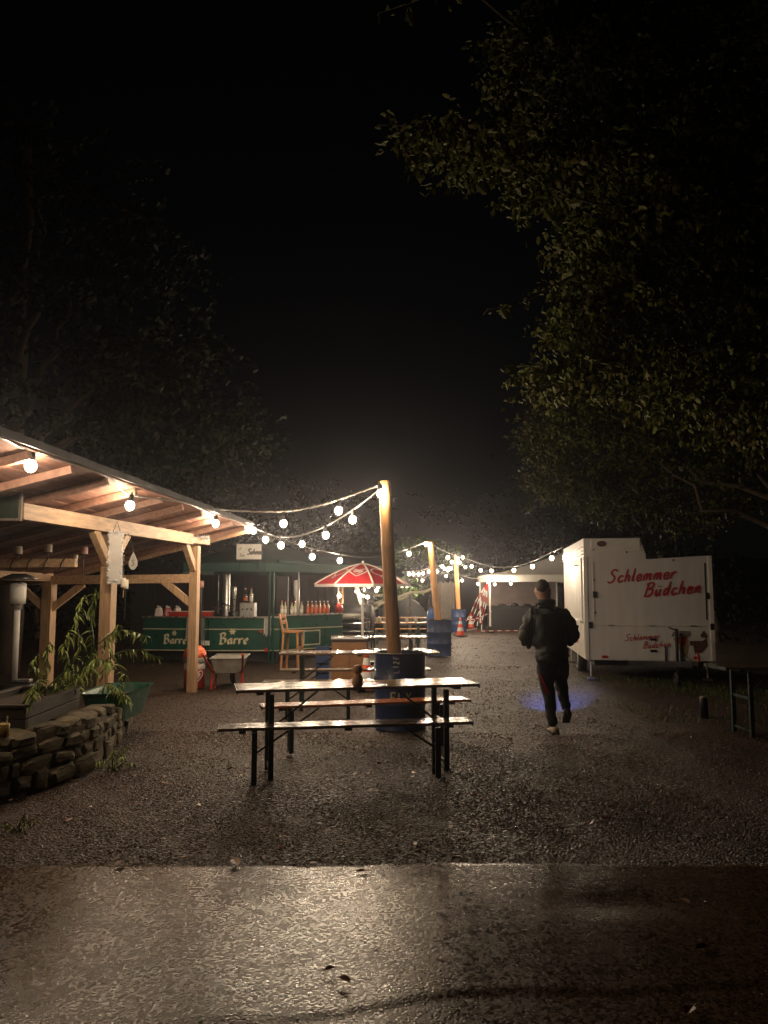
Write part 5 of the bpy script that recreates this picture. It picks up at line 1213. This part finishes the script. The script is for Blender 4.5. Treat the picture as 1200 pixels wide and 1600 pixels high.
# ------------------------------------------------------------------ strings of lights
BULB_ME = {}
def bulb_mesh(r, far):
    key = (r, far)
    if key not in BULB_ME:
        b = MB().sphere((0, 0, 0), r, 12, 8, (1, 1, 1.15)); o = b.build('bulb', M['bulb_far'] if far else M['bulb'], None, smooth=True)
        s_ = MB().lathe([(r * .55, r * .95), (r * .6, r * 1.1), (r * .6, r * 2.1), (r * .3, r * 2.4), (.006, r * 3.0)], 10).build('socket', M['black'], None, smooth=True)
        BULB_ME[key] = (o.data, s_.data); bpy.data.objects.remove(o); bpy.data.objects.remove(s_)
    return BULB_ME[key]
def light_string(lab, pts, bulbs, r=.042, far=False, cab=.010, rope=False, drop=3.0):
    """pts: cable way points (world); bulbs: world centres"""
    c0 = Vector(pts[0]); root = thing('light_string', lab, 'light string', tuple(c0), 0, 'strings of light bulbs over the yard')
    way = [Vector(p_) - c0 for p_ in catmull(pts, 8)]
    MB().tube(way, cab, 6).build('cable', M['rope'] if rope else M['cable'], root)
    if rope:
        tw = []
        for i, p_ in enumerate(catmull(pts, 24)): tw.append(p_ - c0 + Vector((0, cab * 1.3 * math.cos(i * 1.1), cab * 1.3 * math.sin(i * 1.1))))
        MB().tube(tw, cab * .7, 5).build('cable_twist', M['cable'], root)
    bm_, sm_ = bulb_mesh(r, far)
    for c_ in bulbs:
        o = bpy.data.objects.new('bulb', bm_); COL.objects.link(o); o.parent = root; o.location = Vector(c_) - c0
        o.rotation_euler = (random.uniform(-.15, .15), random.uniform(-.15, .15), 0)
        bulb_light(o, r, far); s2 = bpy.data.objects.new('socket', sm_); COL.objects.link(s2); s2.parent = o
def B(*l): return [U(*q) for q in l]
up_ = lambda v, h=.125: Vector((v.x, v.y, v.z + h))
e1 = [roofp(.045, -.03) - Vector((0, 0, .19))] + B((48, 728, 6.64), (203, 790, 8.58), (337, 818, 11.5))
light_string('string of bulbs hanging under the pergola eave', [roofp(0, -.03) - Vector((0, 0, .03)), up_(e1[0]), roofp(.12, -.03) - Vector((0, 0, .05)), up_(e1[1]), roofp(.33, -.03) - Vector((0, 0, .05)), up_(e1[2]), roofp(.6, -.03) - Vector((0, 0, .05)), up_(e1[3]), roofp(.99, -.03)], e1, .052)
e2 = B((443, 818, 10.7), (529, 798, 10.0), (595, 771, 9.1))
light_string('twisted upper string with bulbs from the pergola roof to the nearest pole', [U(318, 792, 11.4), U(370, 798, 11.2), U(443, 799, 10.7), U(485, 793, 10.4), U(529, 781, 10.0), U(590, 759, 9.15)], e2, .05, rope=True)
e3 = B((439, 852, 12.0), (509, 836, 11.0), (551, 812, 10.1))
light_string('lower sagging string of bulbs from the roof corner to the nearest pole', [U(386, 822, 13.1), U(412, 834, 12.6), U(439, 839, 12.0), U(472, 836, 11.5), U(509, 822, 11.0), U(553, 796, 10.1), U(592, 766, 9.2)], e3, .05)
e4 = B((396, 829, 13.2), (415, 843, 13.5), (472, 850, 14.3), (488, 870, 14.8), (531, 876, 15.6), (639, 865, 18.4), (666, 850, 19.0))
light_string('long string of bulbs from the roof corner past the parasol to the middle pole', [U(388, 822, 13.1), U(415, 832, 13.5), U(472, 853, 14.3), U(531, 866, 15.6), U(570, 871, 16.6), U(610, 866, 17.6), U(639, 857, 18.4), U(664, 848, 19.1)], e4, .054)
e5 = B((700, 871, 26), (723, 871, 29), (737, 885, 27), (751, 891, 25.5), (768, 892, 24.2), (803, 891, 22), (832, 885, 20.2), (862, 872, 18.4))
light_string('string of bulbs from the farthest pole to the trailer roof', [T3 - Vector((0, .1, 0)), U(737, 876, 27), U(768, 885, 24.2), U(803, 885, 22), U(832, 877, 20.2), U(862, 863, 18.4), U(880, 855, 17.6)], e5[1:], .055, True)
light_string('string of bulbs between the middle pole and the farthest pole', [T2, U(688, 858, 23), U(706, 866, 27), T3], [e5[0], U(706, 878, 27.5), U(715, 873, 29.5), U(718, 879, 30)], .06, True)
e6 = B((639, 897, 27), (646, 897, 27), (654, 897, 27.2), (661, 896, 27.5), (670, 893, 27.7), (683, 893, 28), (691, 885, 28.5), (695, 889, 28.7), (700, 891, 29), (705, 888, 29.3))
light_string('close row of small bulbs behind the middle pole', [U(628, 893, 27), U(650, 892, 27), U(670, 888, 27.7), U(685, 884, 28.2), U(698, 886, 29), T3 - Vector((0, .1, .35))], e6, .055, True)
e7 = B((722, 907, 30), (747, 912, 29.6), (773, 913, 29.2), (798, 912, 29.2))
light_string('short string of bulbs along the front of the white tent', [T3 - Vector((0, 0, .7)), U(735, 903, 30), U(755, 904, 29.4), U(773, 905, 29.3), U(810, 906, 29.3)], e7, .05, True)
e8 = B((651, 906, 31), (660, 907, 31), (697, 900, 31), (727, 886, 31.5))
light_string('low string of bulbs in the distance behind the poles', [U(630, 900, 31), U(655, 901, 31), U(697, 894, 31), U(727, 880, 31.5), U(745, 872, 32)], e8, .055, True)
e9 = B((557, 924, 23), (568, 921, 22.6), (576, 916, 22.3), (591, 917, 22), (602, 919, 22), (588, 923, 23), (628, 915, 22), (636, 915, 22))
light_string('string of bulbs seen beneath the parasol', [U(545, 915, 23.4), U(557, 917, 23), U(572, 911, 22.4), U(591, 909, 22), U(610, 912, 22), U(628, 908, 22), U(645, 905, 22)], e9, .05, True)
for lab, px, py, d_ in (('pale garden lamp post with a round bulb beneath the parasol edge', 566, 931, 19.0), ('thin garden lamp post right of the parasol pole', 574, 933, 21.5)):
    q = U(px, py, d_); gl = thing('garden_lamp', lab, 'lamp', (q.x, d_, 0), 0, 'garden lamps'); MB().tube([(0, 0, 0), (0, 0, q.z - .06)], .022, 8).build('post', M['white_trim'], gl)
    bulb_light(MB().sphere((0, 0, q.z), .055).build('bulb', M['bulb_far'], gl, smooth=True), .05, True, (0, 0, q.z)); MB().lathe([(.03, q.z - .08), (.035, q.z - .045)], 10).build('socket', M['black'], gl); MB().lathe([(.12, 0), (.1, .03), (.03, .04)], 14).build('foot', M['darkmetal'], gl)

# ------------------------------------------------------------------ back of the yard: mound tent, log rail, fence
q0, q1 = U(596, 958, 27), U(662, 958, 27)
dk = thing('dark_tent', 'low black tarpaulin mound behind the far tables', 'tarpaulin', ((q0.x + q1.x) / 2, 27.5, 0)); zt = U(640, 932, 27).z
vs = []; fs = []
for j in range(6):
    for k in range(13):
        t_ = k / 12; vs.append((q0.x - .3 + (q1.x - q0.x + .6) * t_, 26.6 + .5 * j, zt * (math.sin(math.pi * (.04 + .92 * t_)) ** .6) * (1, 1.02, 1, .96, .6, 0)[j] * (0 if j == 0 and False else 1) * (.0 if j == 5 else 1) + .02 * math.sin(k * 2.1 + j)))
for j in range(5):
    for k in range(12): fs.append((j * 13 + k, j * 13 + k + 1, j * 13 + k + 14, j * 13 + k + 13))
fs.append(tuple(range(13)))
MB().add(vs, fs).build('sheet', M['black'], dk, smooth=True, world=True); MB().tube([(q0.x - .3, 26.58, .1), (q1.x + .3, 26.58, .1)], .03, 6).build('edge_rope', M['rope'], dk, world=True)
RF = thing('rustic_fence', 'rustic fence of crooked pale logs behind the far tables', 'fence', (U(615, 940, 25.5).x, 25.5, 0))
for (ax, ay, bx, by) in ((545, 948, 600, 938), (560, 936, 608, 926), (571, 958, 590, 946), (590, 946, 640, 930), (620, 934, 680, 918)):
    A, B_ = U(ax, ay, 25.5), U(bx, by, 25.9); MB().tube(catmull([A, A.lerp(B_, .35) + Vector((0, 0, .05)), A.lerp(B_, .7) - Vector((0, 0, .04)), B_], 4), .05, 7).build('log', M['creamtrim'], RF, world=True)
for px in (560, 600, 640, 676): A = U(px, 925, 25.7); MB().tube([(A.x, 25.7, -.1), (A.x + .02, 25.7, A.z)], .055, 7).build('fence_post', M['fence'], RF, world=True)
WF = thing('wicker_screen', 'grey wicker screen behind the middle pole', 'screen', (U(697, 960, 33).x, 33, 0))
x0, x1 = U(680, 950, 33).x, U(709, 950, 33).x; zs_ = U(690, 908, 33).z
for k in range(12): x = x0 + (x1 - x0) * k / 11; MB().box((x, 33 + .03 * (k % 2), zs_ / 2 * (1 - .02 * (k % 3))), (.075, .03, zs_ * (1 - .02 * (k % 3)))).build('slat', M['fence'], WF, world=True)
for z in (.4, 1.4): MB().bar((x0, 33.06, z), (x1, 33.06, z), .03, .06).build('rail', M['fence'], WF, world=True)
# tall timber fence far behind the bar and dark shed
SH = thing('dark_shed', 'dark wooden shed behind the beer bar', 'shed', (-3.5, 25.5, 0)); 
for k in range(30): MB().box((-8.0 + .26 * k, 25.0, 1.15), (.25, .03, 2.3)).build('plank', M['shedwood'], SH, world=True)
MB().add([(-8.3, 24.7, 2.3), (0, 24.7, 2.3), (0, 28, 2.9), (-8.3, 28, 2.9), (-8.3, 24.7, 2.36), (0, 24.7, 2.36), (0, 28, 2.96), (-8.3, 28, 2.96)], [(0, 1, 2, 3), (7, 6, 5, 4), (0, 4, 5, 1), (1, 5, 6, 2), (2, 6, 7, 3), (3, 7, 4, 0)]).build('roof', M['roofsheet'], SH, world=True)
pole_b = thing('short_timber_post', 'short orange timber post behind the side counter', 'post', (U(532, 980, 21.5).x, 21.5, 0)); zz = U(532, 918, 21.5).z; MB().tube([(0, 0, -.1), (0, 0, zz)], .075, 12).build('shaft', M['polewood'], pole_b, smooth=True); MB().lathe([(.08, zz - .01), (.08, zz + .02), (0, zz + .03)], 12).build('cap', M['darkmetal'], pole_b)

# ------------------------------------------------------------------ trees
def leaf_cloud(centres, n, size, seed, droop=.5):
    """centres: list of (x,y,z,rx,ry,rz,weight) -> verts, quads for n folded leaves"""
    rg = np.random.default_rng(seed); C = np.array([c_[:3] for c_ in centres]); Rr = np.array([c_[3:6] for c_ in centres]); wgt = np.array([c_[6] for c_ in centres], float); wgt /= wgt.sum()
    idx = rg.choice(len(C), n, p=wgt); v = rg.normal(0, 1, (n, 3)); v /= np.linalg.norm(v, axis=1)[:, None]; rad = rg.uniform(0, 1, n) ** .45
    P = C[idx] + v * Rr[idx] * rad[:, None]
    K = 16; m_ = max(1, n // K); P0 = P[:m_]; out = P0 - C[idx[:m_]]; az = rg.uniform(0, 6.283, m_)
    dr = np.stack([np.cos(az), np.sin(az), rg.normal(-.12, .22, m_)], -1) + out * np.array([.5, .5, .2]); dr /= np.linalg.norm(dr, axis=1)[:, None]
    ln = rg.uniform(.35, 1.0, m_) * size * 7; t = (np.arange(K)[None, :] + rg.uniform(0, 1, (m_, K))) / K
    Q = P0[:, None, :] + dr[:, None, :] * (t * ln[:, None])[..., None] + rg.normal(0, size * .38, (m_, K, 3)) * np.array([1, 1, .55]); Q[..., 2] -= (t ** 2) * ln[:, None] * .18
    return leaves_at(Q.reshape(-1, 3), size, rg, droop)
def leaves_at(P, size, rg, droop):
    n = len(P); s_ = size * rg.uniform(.45, 1.35, n); az = rg.uniform(0, 6.283, n); pt = -droop + rg.normal(0, .5, n); rl = rg.normal(0, .6, n)
    q = np.array([(0, 0, 0), (.35, .36, .08), (.55, .2, .03), (.72, .26, .05), (1, 0, -.1), (.72, -.26, .05), (.55, -.2, .03), (.35, -.36, .08)])
    L = q[None] * s_[:, None, None]; x, y, z = L[..., 0], L[..., 1], L[..., 2]
    cr, sr = np.cos(rl)[:, None], np.sin(rl)[:, None]; y, z = y * cr - z * sr, y * sr + z * cr
    cp_, sp = np.cos(pt)[:, None], np.sin(pt)[:, None]; x, z = x * cp_ - z * sp, x * sp + z * cp_
    ca, sa = np.cos(az)[:, None], np.sin(az)[:, None]; x, y = x * ca - y * sa, x * sa + y * ca
    V = np.stack([x, y, z], -1) + P[:, None, :]
    f_ = np.array([(0, 1, 2, 4), (2, 3, 4, 4), (0, 4, 6, 7), (6, 4, 5, 5)]); f_ = np.array([(0, 1, 2, 4), (0, 4, 6, 7)]); f3 = np.array([(2, 3, 4), (4, 5, 6)])
    base = (np.arange(n) * 8)[:, None, None]; tri = np.concatenate([np.array([(0, 1, 2), (0, 2, 4), (2, 3, 4), (4, 5, 6), (4, 6, 0), (0, 6, 7)])[None] + base]).reshape(-1, 3)
    return V.reshape(-1, 3), tri
def limb(b, a, c_, r0, r1, wob, seed):
    rg = random.Random(seed); a = Vector(a); c_ = Vector(c_); n = 9; pts = []
    for i in range(n + 1):
        t_ = i / n; p_ = a.lerp(c_, t_) + Vector((rg.gauss(0, wob), rg.gauss(0, wob), rg.gauss(0, wob) + .6 * wob * math.sin(math.pi * t_))) * (1 if 0 < i < n else 0); pts.append(p_)
    b.tube(pts, [r0 + (r1 - r0) * i / n for i in range(n + 1)], 8); return pts
LEAFME = []
for k in range(3):
    V, T = leaves_at(np.zeros((1, 3)), .095 + .015 * k, np.random.default_rng(k + 70), .1); me = bpy.data.meshes.new('leaf'); me.from_pydata([tuple(v) for v in V], [], [tuple(t_) for t_ in T]); me.materials.append(M['leaf']); LEAFME.append(me)
def tree(name, lab, base, height, r, limbs, clumps, n, size, m, seed, twig_leaves=None, droop=.5):
    base = Vector(base); root = thing(name, lab, 'tree', tuple(base), 0, 'trees round the yard'); b = MB()
    limb(b, (0, 0, -.2), (random.uniform(-.3, .3), random.uniform(-.3, .3), height), r, r * .3, .06, seed); b.build('trunk', M['bark'], root, smooth=True)
    paths = []
    for k, (a, c_) in enumerate(limbs):
        b = MB(); paths.append(limb(b, Vector(a) - base, Vector(c_) - base, r * .32, .012, .10, seed + k)); b.build('branch', M['bark'], root, smooth=True)
    cl = [(c_[0] - base.x, c_[1] - base.y, c_[2] - base.z, *c_[3:]) for c_ in clumps]
    V, T = leaf_cloud(cl, n, size, seed, droop); o = mesh_np('crown', V, T, m, root); o['kind'] = 'stuff'
    if twig_leaves:
        rg = random.Random(seed); k = 0
        for path_, cnt, spread in twig_leaves:
            pts = catmull([Vector(p_) - base for p_ in path_], 8); bb = MB(); bb.tube(pts, [.018 * (1 - .85 * i / len(pts)) + .002 for i in range(len(pts))], 6); bb.build('twig', M['bark'], root)
            for j in range(cnt):
                t_ = (j + rg.random()) / cnt; i = min(len(pts) - 2, int(t_ * (len(pts) - 1))); p_ = pts[i].lerp(pts[i + 1], rg.random())
                wv = spread * (.25 + .75 * min(1, (1 - t_) * 1.6 + .1))
                o = bpy.data.objects.new('leaf', rg.choice(LEAFME)); COL.objects.link(o); o.parent = root
                o.location = p_ + Vector((rg.gauss(0, wv * .5), rg.gauss(0, wv * .6), -abs(rg.gauss(0, wv * .8)) + wv * .25)); o.rotation_euler = (rg.uniform(-.7, .7), rg.uniform(.2, 1.2), rg.uniform(0, 6.28)); s_ = rg.uniform(.7, 1.25); o.scale = (s_, s_, s_)
    return root
def CL(px, py, d, rx, ry, rz, w_=1): p_ = U(px, py, d); return (p_.x, p_.y, p_.z, rx, ry, rz, w_)
tw = [([U(960, 260, 8.8), U(860, 225, 8.4), U(740, 200, 8.1), U(590, 195, 7.8)], 110, .42), ([U(1000, 330, 8.6), U(900, 310, 8.3), U(800, 260, 8.1), U(720, 225, 8.0)], 80, .40),
      ([U(1000, 400, 8.8), U(900, 430, 8.6), U(820, 470, 8.5), U(765, 483, 8.4)], 40, .12), ([U(1050, 560, 9.2), U(960, 565, 9.0), U(870, 570, 8.9), U(788, 571, 8.8)], 48, .16),
      ([U(720, -30, 7.8), U(650, 0, 7.8), U(592, 20, 7.8)], 22, .2)]
bA = (7.2, 9.8, 0)
tree('leafy_tree', 'large broadleaf tree reaching over the yard from the upper right', bA, 10, .26,
     [((7.1, 9.8, 3.2), tw[0][0][0]), ((7.1, 9.8, 3.6), tw[1][0][0]), ((7.1, 9.8, 2.6), tw[2][0][0]), ((7.1, 9.8, 2.2), tw[3][0][0]), ((7.1, 9.8, 5.0), tw[4][0][0]), ((7.1, 9.8, 3.0), U(1150, 560, 8.5)), ((7.1, 9.8, 4.4), U(1050, 120, 8.6))],
     [CL(900, 80, 8.6, .9, 1.0, .5, 1.0), CL(1020, 60, 8.6, 1.0, 1.0, .6, 1.1), CL(1140, 120, 8.6, 1.0, 1.1, .8, 1.2), CL(820, 110, 8.3, .5, .7, .22, .35), CL(950, 200, 8.6, .9, 1.0, .45, 1.0),
      CL(1080, 250, 8.8, .9, 1.0, .6, 1.1), CL(870, 270, 8.4, .6, .8, .28, .7), CL(780, 230, 8.2, .5, .7, .2, .4), CL(680, 212, 7.9, .4, .4, .10, .22), CL(740, 225, 8.0, .4, .4, .14, .22), CL(1170, 330, 8.8, .8, 1, .7, .9), CL(990, 340, 8.8, .8, 1.0, .45, .9),
      CL(930, 400, 9.0, .5, .9, .3, .55), CL(1080, 420, 9.0, .9, 1.0, .5, 1), CL(980, 480, 9.2, .8, 1, .35, .8), CL(1150, 520, 9.2, .8, 1, .5, .9), CL(900, 500, 9.2, .35, .7, .2, .35),
      CL(950, 570, 9.4, .8, 1, .25, .7), CL(870, 590, 9.4, .4, .8, .15, .35), CL(1080, 600, 9.4, .8, 1, .4, .9), CL(1180, 640, 9.4, .7, 1, .4, .6), CL(890, 20, 8.2, .7, .8, .3, .5)],
     52000, .085, M['leaf'], 21, tw, .6)
bB = (7.6, 14.5, 0)
tree('dark_tree', 'dark broadleaf tree standing behind the food trailer', bB, 8, .2, [((7.6, 14.5, 2.5), U(950, 700, 15)), ((7.6, 14.5, 3), U(880, 640, 15)), ((7.6, 14.5, 3), U(1150, 700, 14))],
     [CL(900, 650, 15, 1.0, 1.2, .7, 1), CL(990, 680, 15, 1.3, 1.2, .8, 1.2), CL(1090, 690, 15, 1.3, 1.2, .9, 1.2), CL(1190, 720, 15, 1.2, 1.2, 1.0, 1.0), CL(880, 740, 16, .8, 1.0, .7, .6), CL(960, 770, 16, 1.1, 1, .6, .8), CL(850, 690, 16, .4, .8, .5, .25), CL(1080, 780, 16.5, 1.2, 1, .7, .7)],
     24000, .095, M['leaf'], 31, None, .5)
bC = (-7.5, 15.5, 0)
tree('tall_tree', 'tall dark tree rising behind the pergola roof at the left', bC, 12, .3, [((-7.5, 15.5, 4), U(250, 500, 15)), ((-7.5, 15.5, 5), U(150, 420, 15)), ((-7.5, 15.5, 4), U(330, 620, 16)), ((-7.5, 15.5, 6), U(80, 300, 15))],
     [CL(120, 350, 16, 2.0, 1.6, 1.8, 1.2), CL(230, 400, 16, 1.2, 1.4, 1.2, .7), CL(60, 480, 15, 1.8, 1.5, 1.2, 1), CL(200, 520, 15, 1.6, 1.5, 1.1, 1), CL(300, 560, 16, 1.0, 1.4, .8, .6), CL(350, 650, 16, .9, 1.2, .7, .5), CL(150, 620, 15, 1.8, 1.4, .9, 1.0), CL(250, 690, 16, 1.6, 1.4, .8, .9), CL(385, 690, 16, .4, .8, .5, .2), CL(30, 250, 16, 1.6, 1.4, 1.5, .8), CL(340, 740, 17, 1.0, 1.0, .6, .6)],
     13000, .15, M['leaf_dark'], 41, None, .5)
# farther trees
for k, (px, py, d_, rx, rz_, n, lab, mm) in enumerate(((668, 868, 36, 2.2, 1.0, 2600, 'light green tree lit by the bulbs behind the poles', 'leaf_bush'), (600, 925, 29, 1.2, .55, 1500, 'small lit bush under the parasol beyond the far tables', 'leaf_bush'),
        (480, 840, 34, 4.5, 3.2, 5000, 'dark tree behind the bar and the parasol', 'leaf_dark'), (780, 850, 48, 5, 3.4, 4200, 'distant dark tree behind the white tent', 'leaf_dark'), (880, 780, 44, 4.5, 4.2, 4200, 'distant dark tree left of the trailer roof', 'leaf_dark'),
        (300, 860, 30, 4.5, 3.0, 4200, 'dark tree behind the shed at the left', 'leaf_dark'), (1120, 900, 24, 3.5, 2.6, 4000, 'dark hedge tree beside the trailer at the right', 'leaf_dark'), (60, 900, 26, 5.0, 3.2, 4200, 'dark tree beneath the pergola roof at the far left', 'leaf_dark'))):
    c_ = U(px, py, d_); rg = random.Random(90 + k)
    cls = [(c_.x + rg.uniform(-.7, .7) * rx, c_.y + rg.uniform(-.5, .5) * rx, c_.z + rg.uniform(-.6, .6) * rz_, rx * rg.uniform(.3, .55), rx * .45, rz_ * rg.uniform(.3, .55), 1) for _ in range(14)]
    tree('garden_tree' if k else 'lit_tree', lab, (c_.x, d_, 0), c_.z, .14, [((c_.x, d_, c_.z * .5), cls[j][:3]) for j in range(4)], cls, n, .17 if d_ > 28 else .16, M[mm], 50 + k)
gr_ = RNG
def grass(n, d0, d1, x0, x1, seed, nm, lab):
    rg = np.random.default_rng(seed); d = rg.uniform(d0, d1, n); x = rg.uniform(x0, x1, n); keep = (np.sin(x * 1.7 + d * .9) + rg.normal(0, .5, n)) > -.1; d, x = d[keep], x[keep]; n = len(d)
    h = rg.uniform(.02, .07, n); a = rg.uniform(0, 6.28, n); lx, ly = np.cos(a) * h * .5, np.sin(a) * h * .5; wx, wy = -np.sin(a) * .004, np.cos(a) * .004
    V = np.stack([np.stack([x - wx, d - wy, 0 * h], -1), np.stack([x + wx, d + wy, 0 * h], -1), np.stack([x + lx, d + ly, h], -1)], 1).reshape(-1, 3)
    o = mesh_np(nm, V, np.arange(3 * n).reshape(-1, 3), M['leaf_bush']); tag(o, lab, None, kind='stuff')
grass(9000, 9.5, 14.5, 3.2, 8.0, 3, 'grass', 'sparse grass on the ground in front of the trailer')
grass(2500, 4.7, 8.2, 4.2, 6.0, 4, 'grass', 'sparse grass at the right edge of the yard')

# ------------------------------------------------------------------ fallen leaves on the road
for k, (px, py, s_, lab) in enumerate(((368, 1352, .055, 'curled brown leaf on the asphalt at the gravel edge'), (187, 1353, .04, 'small pale leaf on the asphalt edge at the left'), (1071, 1413, .035, 'small reddish leaf on the dark right side of the road'),
        (1100, 1487, .045, 'grey brown leaf at the right end of the road crack'), (516, 1520, .03, 'small pale leaf in the bright patch of the road'), (1130, 1278, .03, 'yellow leaf on the gravel at the right'), (538, 1537, .035, 'flat leaf below the bright patch of the road'),
        (565, 1366, .035, 'thin dark red leaf on the asphalt below the bench'), (1078, 1585, .04, 'brown leaf near the bottom right corner'), (860, 1280, .025, 'tiny pale leaf on the gravel right of the bench leg'))):
    b = (800 - py) / FPX; dz = math.sin(PITCH) + b * math.cos(PITCH); dy = math.cos(PITCH) - b * math.sin(PITCH); d_ = -1.57 * dy / dz; q = U(px, py, d_); root = thing('fallen_leaf', lab, 'leaf', (q.x, d_, .043 if d_ < EDGE else .02), random.uniform(0, 6.28), 'fallen leaves')
    q6 = [(-1, 0, .05), (-.5, .42, .25), (.1, .5, .3), (.7, .28, .2), (1, 0, .1), (.7, -.28, .25), (.1, -.5, .35), (-.5, -.42, .2)]
    MB().add([(0, 0, .05 * s_)] + [(a * s_, c_ * s_, e * s_) for a, c_, e in q6], [(0, i + 1, (i + 1) % 8 + 1) for i in range(8)]).build('blade', M['litter'], root); MB().tube([(-1 * s_, 0, .05 * s_), (-1.5 * s_, .1 * s_, .1 * s_)], .0015, 5).build('stalk', M['litter'], root)

# ------------------------------------------------------------------ damp night air
hz = MB().box((0, 45, 8.0), (260, 240, 26)).build('haze', None, None); hz['kind'] = 'stuff'
hm_ = bpy.data.materials.new('damp_air'); hm_.use_nodes = True; hm_.cycles.volume_sampling = 'EQUIANGULAR'; t_ = hm_.node_tree; t_.nodes.remove(t_.nodes['Principled BSDF'])
pv = t_.nodes.new('ShaderNodeVolumePrincipled'); pv.inputs['Color'].default_value = (.86, .88, 1.0, 1); pv.inputs['Density'].default_value = HAZE; pv.inputs['Anisotropy'].default_value = .9  # forward scatter shaped to give the bulbs a bloom-like halo
t_.links.new(pv.outputs[0], t_.nodes['Material Output'].inputs['Volume']); hz.data.materials.append(hm_)
